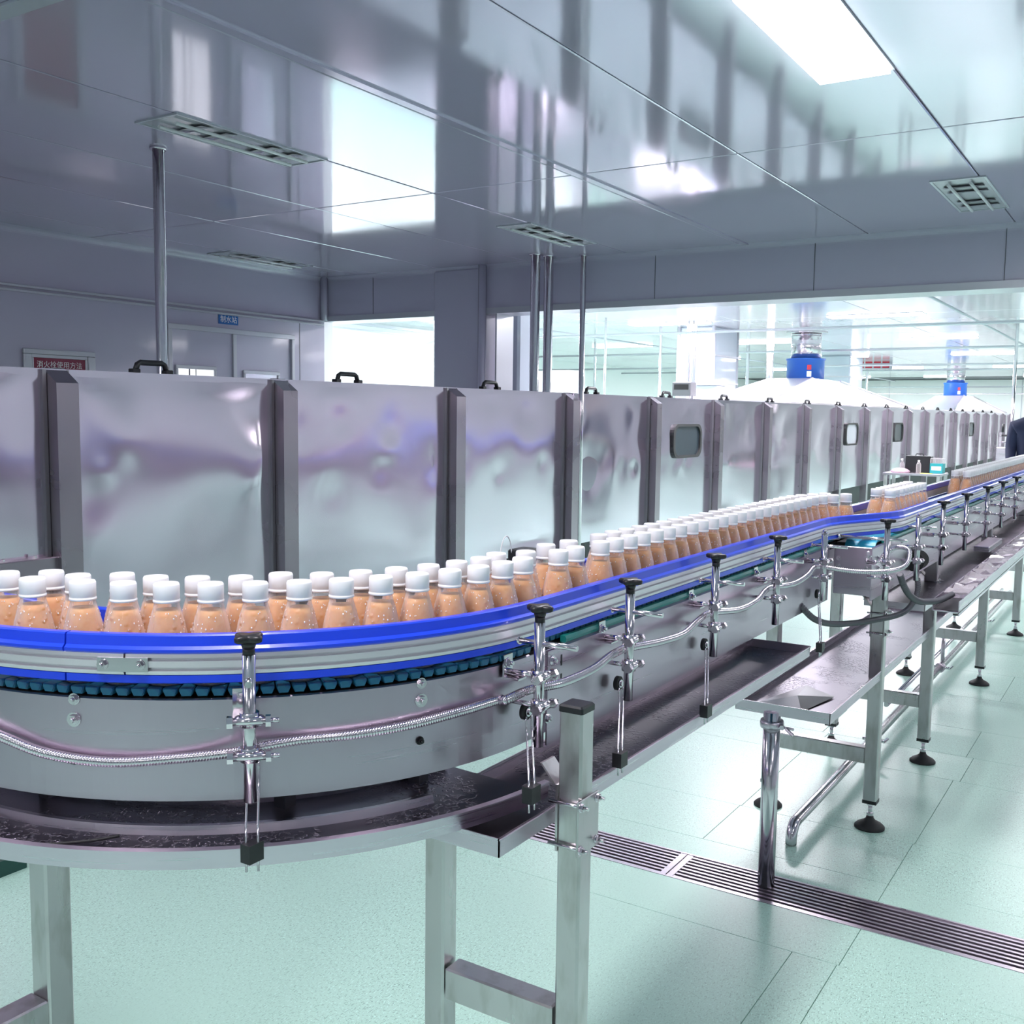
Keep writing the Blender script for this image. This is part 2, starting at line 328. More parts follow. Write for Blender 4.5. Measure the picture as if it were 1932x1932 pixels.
# coves (quarter round) between wall / beam and ceiling
def cove(name, a, b, n, par, z0=CZ, r=.045):
    prof = [(0, z0)]+[(r-r*math.sin(t*PI/12), z0-r+r*math.cos(t*PI/12)-0) for t in range(7)]
    prof = [(0, z0), (r, z0)]+[(r-r*math.sin(t*PI/12), z0-r+r*math.cos(t*PI/12)) for t in range(1, 6)]+[(0, z0-r)]
    MB().sweep([(a, n), (b, n)], prof).build(name, paint, par)
cove('cove', (WX, -6), (WX, BY), (1, 0), wl); cove('cove', (WX, BY), (5.5, BY), (0, -1), bm1)
MB().cbox((WX, -6, 2.245), (WX+.022, BY-.02, 2.262), .004).cbox((WX, -6, 2.278), (WX+.03, BY-.02, 2.295), .004).build('trim_2', trimw).__setitem__('kind', 'structure')
MB().cyl((WX+.03, BY-.03, 2.29), (WX+.03, BY-.03, CZ), .035, 12).build('trim_3', paint).__setitem__('kind', 'structure')
colm = struct(MB().cbox((-5.52, BY-.015, 0), (-5.0, BY+.5, CZ), .03).build('wall_column', paint))
MB().cbox((-5.52+.02, BY+.38, 0), (-4.86, BY+.62, CZ), .02).build('column_casing', bluegrey, colm)
MB().cyl((-4.975, BY-.03, 0), (-4.975, BY-.03, CZ), .035, 12).build('corner_cove', paint, colm)
MB().box((-4.86, BY, 0), (-4.845, BY+.26, BZ)).build('edge_trim', trimw, colm)

# double door on the left wall
door = struct(MB().box((WX+.001, 5.54, 0), (WX+.012, 6.18, 2.09)).box((WX+.001, 6.22, 0), (WX+.012, 6.87, 2.09)).build('door_1', paint))
f = MB()
for y0, y1, z0, z1 in ((5.50,5.54,0,2.0899),(6.87,6.91,0,2.0899),(5.50,6.91,2.09,2.13)): f.cbox((WX, y0, z0), (WX+.035, y1, z1), .004)
f.build('door_frame', trimw, door); MB().cbox((WX, 6.18, 0), (WX+.03, 6.22, 2.09), .004).build('middle_stile', trimw, door)
for y0, y1, z1, e in ((5.60, 5.97, 1.775, 1), (6.32, 6.70, 1.76, 0)):
    g = MB()
    for a, b, c, d in ((y0-.025,y0,1.0,z1),(y1,y1+.025,1.0,z1),(y0-.025,y1+.025,z1,z1+.03),(y0-.025,y1+.025,.97,1.0)): g.cbox((WX+.01, a, c), (WX+.03, b, d), .004)
    w_ = g.build('door_window_frame', trimw, door)
    MB().box((WX+.013, y0, 1.0), (WX+.018, y1, z1)).build('pane', MATS.setdefault('lit_pane', mat('lit_pane', (.7, .72, .75), 0, .1, emit=((.95, .97, 1), .9))) if e else chrome, w_)
    if e: MB().box((WX+.018, y0+.11, 1.0), (WX+.022, y0+.12, z1)).box((WX+.018, y0+.18, 1.0), (WX+.022, y0+.185, z1)).box((WX+.018, y0, 1.60), (WX+.022, y0+.2, 1.615)).build('view_line', navy, w_)
def text(s, size, m, parent, M, name='lettering', ext=.0008, bold=False):
    c = bpy.data.curves.new(name, 'FONT'); c.body = s; c.size = size; c.extrude = ext; c.align_x = 'CENTER'; c.align_y = 'CENTER'; c.materials.append(m)
    if bold: c.offset = size*.012
    o = bpy.data.objects.new(name, c); COL.objects.link(o)
    bpy.context.view_layer.update(); me = bpy.data.meshes.new_from_object(o.evaluated_get(bpy.context.evaluated_depsgraph_get())); bpy.data.objects.remove(o)
    me.materials.clear(); me.materials.append(m)
    o = bpy.data.objects.new(name, me); COL.objects.link(o); o.parent = parent; o.matrix_local = M; return o
MX = Matrix(((0, 0, 1, 0), (1, 0, 0, 0), (0, 1, 0, 0), (0, 0, 0, 1)))     # faces +X, reads along +Y
s1 = empty('room_sign', 'small blue sign with white Chinese characters above the double door', 'sign', (WX, 6.15, 2.205))
MB().cbox((0, -.108, -.038), (.008, .108, .038), .002).build('sign_plate', signblue, s1).location = (0, 0, 0)
text('制水站', .062, signw, s1, Matrix.Translation((.0085, 0, 0)) @ MX)
s2 = empty('hydrant_cabinet', 'white framed maroon hydrant cabinet with white Chinese lettering on the left wall', 'hydrant cabinet', (WX, 4.555, 1.45))
g = MB()
for a, b, c, d in ((-.285,-.225,-.4399,.3749),(.225,.285,-.4399,.3749),(-.285,.285,.375,.41),(-.285,.285,-.5,-.44)): g.cbox((0, a, c), (.03, b, d), .006)
g.build('frame', trimw, s2).location = (0, 0, 0)
g = MB()
for a, b, c, d in ((-.2249,-.205,-.44,.3499),(.205,.2249,-.44,.3499),(-.2249,.2249,.35,.3749)): g.cbox((0, a, c), (.02, b, d), .004)
g.build('inner_frame', trimw, s2).location = (0, 0, 0)
MB().box((0, -.205, -.44), (.012, .205, .349)).build('door', maroon, s2).location = (0, 0, 0)
text('消火栓使用方法', .052, signw, s2, Matrix.Translation((.0125, 0, .300)) @ MX)

# ================================================================== HALL BEYOND THE BEAM
struct(MB().box((-12.4, BY+.25, 0), (-12.3, 36, CZ)).build('wall_hall_left', hallwall))
wf = struct(MB().box((-12.4, 35.9, 0), (5.6, 36, CZ)).build('wall_far', hallwall))
for x in range(-12, 5, 2): MB().box((x, 35.88, 0), (x+.02, 35.9, CZ)).build('panel_joint', trimw, wf)
hs = struct(MB().box((-12.3, BY, 0), (WX-.12, BY+.25, CZ)).build('wall_hall_near', white))
# a white partition left of the column, seen as the bright strip
pw = struct(MB().box((-9.4, BY+.25, 0), (-9.3, 13.2, CZ)).build('wall_partition', white)); MB().box((-9.3, BY+.25, CZ-.09), (-9.27, 13.2, CZ-.05)).box((-9.3, BY+.25, CZ-.16), (-9.28, 13.2, CZ-.14)).build('cornice_rail', trimw, pw)
# second column in the hall
c2 = struct(MB().cbox((-5.95, 13.7, 0), (-5.42, 14.6, CZ), .02).build('wall_hall_column', bluegrey))
for z in (2.28, 1.9): MB().box((-5.97, 13.68, z), (-5.40, 14.62, z+.02)).build('band', trimw, c2)
for x, y in ((-5.43, 13.69), (-5.43, 14.6), (-5.95, 13.69)): MB().cyl((x, y, 0), (x, y, CZ), .03, 8).build('corner_strip', trimw, c2)
c3 = struct(MB().cbox((-6.1, 21.2, 0), (-5.5, 22.2, CZ), .02).build('wall_hall_column', bluegrey))
for z in (2.25,): MB().box((-6.12, 21.18, z), (-5.48, 22.22, z+.03)).build('band', trimw, c3)
# thin rods and pipes dropping from the ceiling
def rod(x, Y, r, label, z0=.0, z1=CZ, m=chrome, flange=True, y=700, name='ceiling_pole', cat='pole', group=None):
    p = by(x, y, Y); t = empty(name, label, cat, (p.x, Y, 0), group)
    MB().cyl((0, 0, z0), (0, 0, z1), r, 16).build('tube', m, t).location = (0, 0, 0)
    if flange: MB().cyl((0, 0, z1-.012), (0, 0, z1), r*1.45, 16).build('flange', m, t).location = (0, 0, 0)
rod(302, 3.34, .027, 'polished steel pole behind the tunnel at the left, reaching the ceiling', y=480)
rod(1009, 7.0, .037, 'left pipe of the steel pair standing right of the big column', y=600)
rod(1034, 7.12, .037, 'right pipe of the steel pair standing right of the big column', y=600)
rod(1099, 7.2, .022, 'thin single steel pole right of the twin steel pipes', y=600)
for x, Y, r, lb in ((1299, 12.9, .03, 'first of three thin pipes before the pale hall column'), (1308, 12.9, .03, 'middle of three thin pipes before the pale hall column'),
        (1245, 13.5, .02, 'thin dark rod left of the pale hall column'), (1141, 12, .014, 'thin rod in the hall right of the single steel pole'), (1122, 16, .02, 'faint rod left of the thin rod in the hall'),
        (1452, 17, .06, 'grey pipe left of the nearer blue duct sleeve'), (1410, 18, .03, 'thin rod between the hall column and the grey pipe'),
        (1618, 23, .04, 'thin rod right of the nearer exhaust duct'), (1636, 27, .03, 'faint rod further right of the nearer exhaust duct'), (1915, 15, .02, 'thin dark rod at the right edge behind the tunnel end')):
    rod(x, Y, r, lb, flange=False, name='hall_rod', cat='rod')
# horizontal cable trays / conduits under the hall ceiling
k = 0
for Y, z, x0, x1 in ((9.6, 2.56, -11, 4), (12.4, 2.5, -11, 4), (15.8, 2.45, -11, 4), (19.6, 2.4, -12, 4), (24, 2.5, -12, 4), (30, 2.3, -12, 4), (34, 2.2, -12, 4)):
    tag(MB().cyl((x0, Y, z), (x1, Y, z), .018, 8).build('ceiling_conduit', trimw), 'thin pale conduit running across under the far hall ceiling', 'conduit', 'conduits across the far hall')
for X in (-7.4, -2.0):
    tag(MB().cyl((X, 8, 2.6), (X, 34, 2.6), .014, 8).build('ceiling_conduit', trimw), 'thin pale conduit running lengthwise under the far hall ceiling', 'conduit', 'conduits along the far hall')
# things on the hall side
t = empty('shelf_rack', 'tall dark panelled rack far behind, right of the big column', 'rack', (-9.2, 15.5, 0))
p = by(962, 700, 15.0)
t.location = (p.x, 15.0, 0)
MB().box((-.6, 0, 0), (.7, .4, 2.02)).build('body', mat('dark_rack', (.10, .15, .16), 0, .5), t).location = (0, 0, 0)
g = MB()
for z in (1.6, 1.76, 1.9): g.box((-.6, -.02, z), (.7, 0, z+.02))
for x in (-.58, -.2, .2, .66): g.box((x, -.025, 0), (x+.025, 0, 2.02))
g.build('white_bar', trimw, t).location = (0, 0, 0)
for x, lb in ((988, 'white cabinet partly behind the left steel pipe'), (1052, 'white cabinet right of the twin steel pipes')):
    p = by(x, 700, 11); t = empty('white_cabinet', lb, 'cabinet', (p.x, 11, 0))
    MB().cbox((-.17, 0, 0), (.17, .4, 1.98), .01).build('body', white, t).location = (0, 0, 0)
    MB().box((-.15, -.012, .05), (.15, 0, 1.9)).build('door', white, t).location = (0, 0, 0)
    MB().box((.10, -.03, 1.2), (.115, -.012, 1.35)).build('handle', trimw, t).location = (0, 0, 0)
for px, py, w_, h_, Y, lb in ((960, 612, .25, .22, 10, 'red banner hanging left in the hall beyond the column'), (1640, 682, 1.0, .35, 24, 'red lettered notice board far back between the two exhaust ducts')):
    p = by(px, py, Y); t = empty('red_notice', lb, 'notice', tuple(p))
    MB().box((-w_/2, 0, -h_/2), (w_/2, .03, h_/2)).build('board', trimw, t).location = (0, 0, 0)
    g = MB()
    for i in range(3):
        for j in range(5): g.box((-w_*.45+j*w_*.185, -.008, h_*(.38-i*.3)-h_*.2), (-w_*.45+j*w_*.185+w_*.15, 0, h_*(.38-i*.3)))
    g.build('red_print', red, t).location = (0, 0, 0)
    g = MB().cyl((-w_*.4, .015, h_/2), (-w_*.4, .015, CZ-p.z), .006, 6).cyl((w_*.4, .015, h_/2), (w_*.4, .015, CZ-p.z), .006, 6); g.build('hanging_wire', trimw, t).location = (0, 0, 0)
p = by(1340, 740, 13.35); t = empty('white_machine', 'pale machine box standing in front of the hall column', 'machine', (p.x, 13.35, 0))
MB().cbox((-.28, 0, 0), (.10, .3, 1.86), .01).build('body', bluegrey, t).location = (0, 0, 0); MB().box((-.30, -.03, 1.86), (.12, .3, 1.9)).build('lid', trimw, t).location = (0, 0, 0)
p = by(1288, 735, 12.6); t = empty('grey_control_box', 'small dark grey control box left of the pale hall machine', 'control box', (p.x, 12.6, 0))
MB().box((-.05, 0, 0), (.05, .1, 1.75)).build('stand', steel, t).location = (0, 0, 0); MB().cbox((-.13, -.05, 1.7), (.13, .15, 1.88), .01).build('box', mat('mid_grey', (.2, .2, .22), 0, .4), t).location = (0, 0, 0)
MB().box((-.1, -.056, 1.78), (.1, -.05, 1.85)).build('display', black, t).location = (0, 0, 0)

# ================================================================== TUNNEL
TX = -4.0; TZ = 1.612; TB = .40; TD = -5.1
PY = [2.66]+[3.963+1.552*i for i in range(0, 20)]
tun = empty('pasteuriser_tunnel', 'long stainless steel tunnel machine with panelled side, behind the conveyor', 'tunnel machine')
YE = PY[-1]+.5
MB().box((TD, 1.0, TB+.05), (TX-.02, YE, TZ-.03)).build('body', steel, tun)
MB().box((TD-.02, 1.0, TZ-.03), (TX+.004, YE+.02, TZ)).build('top_edge', mirror_s, tun)
def hsh(i, j=0): return math.sin(i*12.9898+j*78.233)*43758.5453 % 1
def dent_panel(y0, y1, z0, z1, seed, n=40):
    """thin sheet with soft dents"""
    rnd = random.Random(seed); D = [(rnd.uniform(y0, y1), rnd.uniform((z0+z1)/2-.1, z1), rnd.uniform(.07, .22), rnd.choice((-1, 1))*rnd.uniform(.003, .007)) for _ in range(9)]
    D += [(rnd.uniform(y0, y1), rnd.uniform(z0, z1), rnd.uniform(.25, .5), rnd.choice((-1, 1))*rnd.uniform(.005, .012)) for _ in range(3)]
    D += [(y0+.06, rnd.uniform(z0+.5, z1-.1), .14, -.007), (y1-.06, rnd.uniform(z0+.5, z1-.1), .16, -.007)]
    vs = []; fs = []
    for a in range(n+1):
        for b in range(n+1):
            y = y0+(y1-y0)*a/n; z = z0+(z1-z0)*b/n; d = 0
            for cy, cz, r, h in D: q = ((y-cy)**2+(z-cz)**2)/r/r; d += h*math.exp(-q*1.6)
            e = min(a, b, n-a, n-b)/4; d *= min(1, e)
            vs.append((TX+.003+d, y, z))
    for a in range(n):
        for b in range(n): i = a*(n+1)+b; fs.append((i, i+n+1, i+n+2, i+1))
    m = MB(); m.add(vs, fs, True); m.box((TX-.012, y0, z0), (TX-.008, y1, z1)); return m.build('side_panel', mirror_s, tun)
for i in range(len(PY)-1):
    dent_panel(PY[i]+.06, PY[i+1]-.055, TB, TZ-.002, i+3, 44 if i < 6 else 22)
dent_panel(1.02, PY[0]-.055, .82, TZ-.002, 90)
MB().cbox((TX-.04, 1.0, .72), (TX+.06, PY[0]-.03, .82), .004).build('ledge_beam', post_m, tun)
g = MB()
for k in range(0): g.cyl((TX+.035, PY[0]-.14-.14*k, .82), (TX+.035, PY[0]-.14-.14*k, .832), .008, 6)
for k in range(7): MB().cyl((TX+.035, PY[0]-.14-.14*k, .82), (TX+.035, PY[0]-.14-.14*k, .832), .008, 6).build('ledge_bolt', chrome, tun)
for i, y in enumerate(PY):
    zb = .0
    vs = [(TX-.01, y-.052, zb), (TX+.085, y-.052, zb), (TX+.085, y-.052, TZ-.06), (TX-.01, y-.052, TZ+.004), (TX-.01, y+.052, zb), (TX+.085, y+.052, zb), (TX+.085, y+.052, TZ-.06), (TX-.01, y+.052, TZ+.004)]
    po = MB().add(vs, [(0,1,2,3),(7,6,5,4),(1,5,6,2),(2,6,7,3),(0,4,5,1),(0,3,7,4)]).build('post', post_m, tun)
    MB().box((TX-.0, y-.072, TB), (TX+.02, y-.054, TZ-.004)).box((TX-.0, y+.054, TB), (TX+.008, y+.06, TZ-.004)).build('seal_strip', darksteel, tun)
    MB().cyl((TX+.04, y, 0), (TX+.04, y, .02), .06, 14).build('foot', rubber, po)
MB().box((TX-.3, 1, .05), (TX-.28, YE, TB)).build('under_shade_sheet', mat('under_shade', (.05, .06, .065), 0, .5), tun)  # dark sheet added to stand for the shade beneath the tunnel
# carrying handles on the cover
def handle(y):
    m = MB(); L = .093; z = TZ
    m.tube([(TX-.05, y-L, z), (TX-.05, y-L*.82, z+.042), (TX-.05, y-L*.66, z+.05), (TX-.05, y+L*.66, z+.05), (TX-.05, y+L*.82, z+.042), (TX-.05, y+L, z)], .0135, 8)
    m.cbox((TX-.07, y-L-.02, z), (TX-.03, y-L+.02, z+.02), .003); m.cbox((TX-.07, y+L-.02, z), (TX-.03, y+L+.02, z+.02), .003)
    m.build('handle', black, tun)
for y in [3.19, 4.56]+[6.05+1.5*k for k in range(17)]: handle(y)
# viewing windows
def rrect(y, z, w_, h_, r=.1, n=6):
    P = []
    for cy, cz, a0 in ((y+w_-r, z+h_-r, 0), (y-w_+r, z+h_-r, 90), (y-w_+r, z-h_+r, 180), (y+w_-r, z-h_+r, 270)):
        for k in range(n+1): a = math.radians(a0+90*k/n); P.append((cy+r*math.cos(a), cz+r*math.sin(a)))
    return P
for y, gl, lb in ((9.5, darkgl, 0), (15.8, palegl, 0), (19.2, darkgl, 0), (25.8, darkgl, 0)):
    i = min(range(len(PY)-1), key=lambda q: abs((PY[q]+PY[q+1])/2-y)); y = (PY[i]+PY[i+1])/2+(.03 if y < 10 else 0)
    A = rrect(y, 1.2, .35, .165, .11); B = rrect(y, 1.2, .31, .14, .09); n = len(A)
    vs = [(TX+.0, a, b) for a, b in A]+[(TX+.03, a, b) for a, b in A]+[(TX+.03, a, b) for a, b in B]+[(TX+.008, a, b) for a, b in B]
    fr = MB().add(vs, [(k*n+i, k*n+(i+1) % n, (k+1)*n+(i+1) % n, (k+1)*n+i) for k in range(3) for i in range(n)]).build('window_rim', rubber, tun)
    MB().add([(TX+.012, a, b) for a, b in B]+[(TX+.006, a, b) for a, b in B], [tuple(range(n)), tuple(reversed(range(n, 2*n)))]+[(i, (i+1) % n, n+(i+1) % n, n+i) for i in range(n)]).build('pane', gl, fr)
# exhaust hoods with blue sleeves
def exhaust(yc, ya, yb, z1, zs, lb, first):
    t = empty('exhaust_hood', lb, 'exhaust hood', (-4.62, yc, TZ))
    xa, xb = -.46, .45; ra = .32
    vs = [(xa, ya-yc, .03), (xb, ya-yc, .03), (xb, yb-yc, .03), (xa, yb-yc, .03), (-ra, -.72, z1), (ra, -.72, z1), (ra, .72, z1), (-ra, .72, z1)]
    b = [(x, y, .002) for x, y, z in vs[:4]]
    MB().add(b+vs, [(0,3,2,1),(0,1,5,4),(1,2,6,5),(2,3,7,6),(3,0,4,7),(4,5,9,8),(5,6,10,9),(6,7,11,10),(7,4,8,11),(8,9,10,11)]).build('canopy', hood_m, t).location = (0, 0, 0)
    g = MB()
    for (p, q) in ((1, 5), (2, 6)): g.tube([vs[p], vs[q]], .02, 6)
    g.build('canopy_rib', hood_m, t).location = (0, 0, 0)
    MB().lathe([(.27, z1-.01), (.27, zs), (.285, zs+.01), (.285, zs+.03), (.22, zs+.03)], n=28).build('blue_sleeve', ducblue, t).location = (0, 0, 0)
    d = MB().lathe([(.215, zs+.02), (.215, CZ-TZ-.02)], n=28)
    for k in range(3): zz = zs+.1+k*.14; d.lathe([(.216, zz-.006), (.222, zz), (.216, zz+.006)], n=28)
    d.lathe([(.30, CZ-TZ-.02), (.30, CZ-TZ)], n=28); d.build('steel_duct', chrome, t).location = (0, 0, 0)
    # stickers face the camera side (curved on the sleeve, towards +X -Y)
    a = math.radians(-62)
    for (dz0, dz1, m, nm, wd) in ((.14, .21, red, 'red_sticker', .22), (.04, .12, signw, 'white_sticker', .24)):
        P = [(.273*math.cos(a+wd*u), .273*math.sin(a+wd*u)) for u in (-.5, 0, .5)]
        vs = [(x, y, z1+dz0) for x, y in P]+[(x, y, z1+dz1) for x, y in P]+[(x*.985, y*.985, z1+dz0) for x, y in P]+[(x*.985, y*.985, z1+dz1) for x, y in P]
        MB().add(vs, [(0,1,4,3),(1,2,5,4),(0,3,9,6),(2,8,11,5),(3,4,10,9),(4,5,11,10),(0,6,7,1),(1,7,8,2)]).build(nm, m, t).location = (0, 0, 0)
exhaust(15.3, 12.35, 20.6, .38, .66, 'nearer white exhaust hood with a wide blue duct sleeve', 1)
exhaust(27.9, 25.2, 34.0, .40, .70, 'farther white exhaust hood with a narrow blue duct sleeve', 0)

# ================================================================== CONVEYOR
CX, CY, R = -1.545, 1.475, .643            # bend centre, radius of the chain's outer edge
OFF = .130                                 # second conveyor runs this much nearer the aisle
def bend(ofs=0, a0=-90, a1=0, n=40): return [((CX+(R+ofs)*math.cos(math.radians(a)), CY+(R+ofs)*math.sin(math.radians(a))), (math.cos(math.radians(a)), math.sin(math.radians(a)))) for a in [a0+(a1-a0)*k/n for k in range(n+1)]]
def path(y1=3.3, x0=-3.2, n=40, a0=None):
    P = [((x0, CY-R), (0, -1))] if a0 is None else []
    P += bend(0, -90 if a0 is None else a0, 0, n)
    P.append(((CX+R, y1), (1, 0))); return P
def seg(y0, y1, x=CX+R): return [((x, y0), (1, 0)), ((x, y1), (1, 0))]
def sm(t): t = max(0, min(1, t)); return t*t*(3-2*t)
def railx(y): return OFF*sm((y-3.2)/.5)
def railpath(y0, y1, n=24):
    P = []
    for k in range(n+1):
        y = y0+(y1-y0)*k/n; d = (railx(y+.01)-railx(y-.01))/.02; L = math.hypot(1, d); P.append(((CX+R+railx(y), y), (1/L, -d/L)))
    return P
con = empty('curved_conveyor', 'stainless bottle conveyor bending left in the foreground, with blue guide rails', 'conveyor')
con2 = empty('straight_conveyor', 'second straight conveyor taking over behind the bend and running away to the right', 'conveyor')
ZB = 1.055
# side plates of the bend (outer, inner) and of the straight part
MB().sweep([((-3.2, CY-R), (0, -1))]+bend(), [(0, .889), (.003, .889), (.003, 1.037), (.0, 1.039)]).build('side_plate', plate_m, con)
MB().sweep([((-3.2, CY-R), (0, -1))]+bend(), [(-.147, .889), (-.144, .889), (-.144, 1.05), (-.147, 1.05)]).build('inner_side_plate', plate_m, con)
YS = 1.60
MB().sweep(seg(CY, YS), [(0, .889), (.003, .889), (.003, 1.037), (.0, 1.037)]).build('joint_plate', plate_m, con)
MB().sweep(seg(YS-.07, 3.30), [(.003, .865), (.006, .865), (.006, 1.034), (.0, 1.037), (-.006, 1.037), (-.006, 1.034), (.003, 1.034)]).build('straight_side_plate', plate_m, con)
MB().sweep(seg(CY, 4.3), [(-.147, .865), (-.144, .865), (-.144, 1.05), (-.147, 1.05)]).build('inner_side_plate', plate_m, con)
MB().sweep(path(3.3), [(-.135, .925), (-.02, .925), (-.02, .935), (-.135, .935)]).build('return_chain', chain_m, con)
MB().sweep(path(4.3), [(-.14, 1.018), (-.012, 1.018), (-.012, 1.037), (-.14, 1.037)]).build('chain_bed', rubber, con)
# slots and bolts in the joint plate
for y, z in ((1.545, .985), (1.545, 1.015), (1.49, 1.0), (1.53, .915)): MB().hexbolt((CX+R+.006, y, z), (1, 0, 0), .007).build('plate_bolt', chrome, con)
for z in (1.0, .965): MB().box((CX+R+.006, 1.575, z), (CX+R+.0066, 1.58, z+.02)).build('plate_slot', black, con)
MB().sweep(seg(YS, 3.3), [(-.010, 1.037), (.001, 1.037), (.003, 1.043), (.0, 1.049), (-.010, 1.049)]).build('green_wear_strip', green_m, con)
# bolts on the bend plate
def onbend(a, r, z): return Vector((CX+(R+r)*math.cos(math.radians(a)), CY+(R+r)*math.sin(math.radians(a)), z))
def ang(px, py, z, r):    # bend angle of a measured point
    p = bz(px, py, z); return math.degrees(math.atan2(p.y-CY, p.x-CX))
def rayang(px, z0):       # angle on the outer plate hit by the view column px
    best = None
    for k in range(0, 900):
        a = -90+k*.1; p = onbend(a, .003, z0)-Vector((0, 0, H)); x = 966+1940*p.dot(rt)/p.dot(fw)
        if best is None or abs(x-px) < best[0]: best = (abs(x-px), a)
    return best[1]
for px, z, s in ((140, 1.035, .0065), (140, 1.005, .008), (795, 1.035, .0065), (795, 1.008, .008), (141, .945, .005), (792, .945, .005)):
    a = rayang(px, z); n = (math.cos(math.radians(a)), math.sin(math.radians(a)), 0)
    MB().hexbolt(onbend(a, .003, z), n, s).build('plate_bolt', chrome if z > .96 else black, con)
# chain links: rounded slats, 25.4 mm pitch
def link_mesh(pitch, wdt, name):
    h = pitch/2-.0012; c = .0035
    sec = [(-h, .0-.004), (-h+c, -.012), (h-c, -.012), (h, -.004), (h, -.0015), (h-.0015, 0), (-h+.0015, 0), (-h, -.0015)]
    vs = [(0, y, z) for y, z in sec]+[(-.003, y, z) for y, z in sec]; vs = []
    for x, s in ((.0, .86), (-.0025, 1), (-wdt, 1)):
        vs += [(x, y*s, z if s == 1 else -.006+(z+.006)*.8) for y, z in sec]
    n = 8; fs = [tuple(range(n)), tuple(reversed(range(2*n, 3*n)))]+[(k*n+i, (k+1)*n+i, (k+1)*n+(i+1) % n, k*n+(i+1) % n) for k in (0, 1) for i in range(n)]
    me = bpy.data.meshes.new(name); me.from_pydata(vs, [], fs); me.materials.append(chain_m)
    bm = bmesh.new(); bm.from_mesh(me); bmesh.ops.recalc_face_normals(bm, faces=bm.faces); bm.to_mesh(me); bm.free(); return me
lm = link_mesh(.0225, .128, 'chain_link')
def add_link(me, parent, x, y, a, z=ZB):
    o = bpy.data.objects.new('chain_link', me); COL.objects.link(o); o.parent = parent; o.location = (x, y, z); o.rotation_euler = (0, 0, a); return o
p_ = .0225; s = -.35
Larc = R*PI/2
while s < Larc+2.9:
    if s < 0: add_link(lm, con, CX+s, CY-R-.005, -PI/2)
    elif s < Larc: a = -PI/2+s/R; add_link(lm, con, CX+(R+.005)*math.cos(a), CY+(R+.005)*math.sin(a), a)
    else: add_link(lm, con, CX+R-.012, CY+s-Larc, 0)
    s += p_
# ---- guide rails (three strips each side)
UP = [(.0, 1.112), (.004, 1.109), (.020, 1.108), (.024, 1.111), (.024, 1.115), (.019, 1.119), (.0175, 1.133), (.015, 1.135), (.004, 1.135), (.002, 1.133)]
AL = [(.003, 1.078), (.016, 1.078), (.020, 1.0785), (.021, 1.0835), (.0150, 1.085), (.0150, 1.088), (.021, 1.089), (.021, 1.098), (.0150, 1.099), (.0150, 1.102), (.021, 1.103), (.020, 1.1085), (.003, 1.1085)]
LO = [(.0, 1.067), (.002, 1.065), (.016, 1.065), (.020, 1.067), (.020, 1.0775), (.002, 1.0775), (.0, 1.076)]
def sub(path_, a, b): return path_[a:b]
a_blue = rayang(136, 1.12); a_al = rayang(245, 1.10)
def outer(prof, name, m, acut):
    MB().sweep([((-3.2, CY-R), (0, -1))]+bend(0, -90, acut-.12, 30), prof).build(name, m, con)
    MB().sweep(bend(0, acut+.12, 0, 60)+railpath(CY+.05, 3.05, 2), prof).build(name, m, con)
outer(UP, 'upper_guide_strip', blue, a_blue); outer(AL, 'rail_profile', alu, a_al); outer(LO, 'lower_guide_strip', blue, a_blue)
MB().sweep(railpath(3.05, 5.0, 40), UP).build('upper_guide_strip', blue, con2)
MB().sweep(railpath(3.05, 5.0, 40), AL).build('rail_profile', alu, con2)
MB().sweep(railpath(3.05, 5.0, 40), LO).build('lower_guide_strip', blue, con2)
YE2 = 12.5
for pf, nm, m in ((UP, 'upper_guide_strip', blue), (AL, 'rail_profile', alu), (LO, 'lower_guide_strip', blue)):
    MB().sweep(seg(5.003, YE2, CX+R+OFF), pf).build(nm, m, con2)
IN = lambda prof: [(-.148-o, z) for o, z in prof]
for pf, nm, m in ((UP, 'upper_guide_strip', blue), (AL, 'rail_profile', alu), (LO, 'lower_guide_strip', blue)):
    MB().sweep(path(3.3), IN(pf)).build(nm, m, con)
    MB().sweep([((p[0]-.02, p[1]), n) for p, n in railpath(3.3, 5.0, 30)], IN(pf)).build(nm, m, con2)
    MB().sweep([((p[0]-.02, p[1]), n) for p, n in seg(5.0, YE2, CX+R+OFF)], IN(pf)).build(nm, m, con2)
# splice plate on the rail
a1, a2 = rayang(197, 1.1), rayang(288, 1.1)
sp = MB().sweep(bend(0, a1, a2, 6), [(.021, 1.083), (.0235, 1.083), (.0235, 1.103), (.021, 1.103)]).build('splice_plate', chrome, con)
for px in (207, 273):
    a = rayang(px, 1.1); MB().hexbolt(onbend(a, .0235, 1.093), (math.cos(math.radians(a)), math.sin(math.radians(a)), 0), .006).build('bolt', chrome, sp)
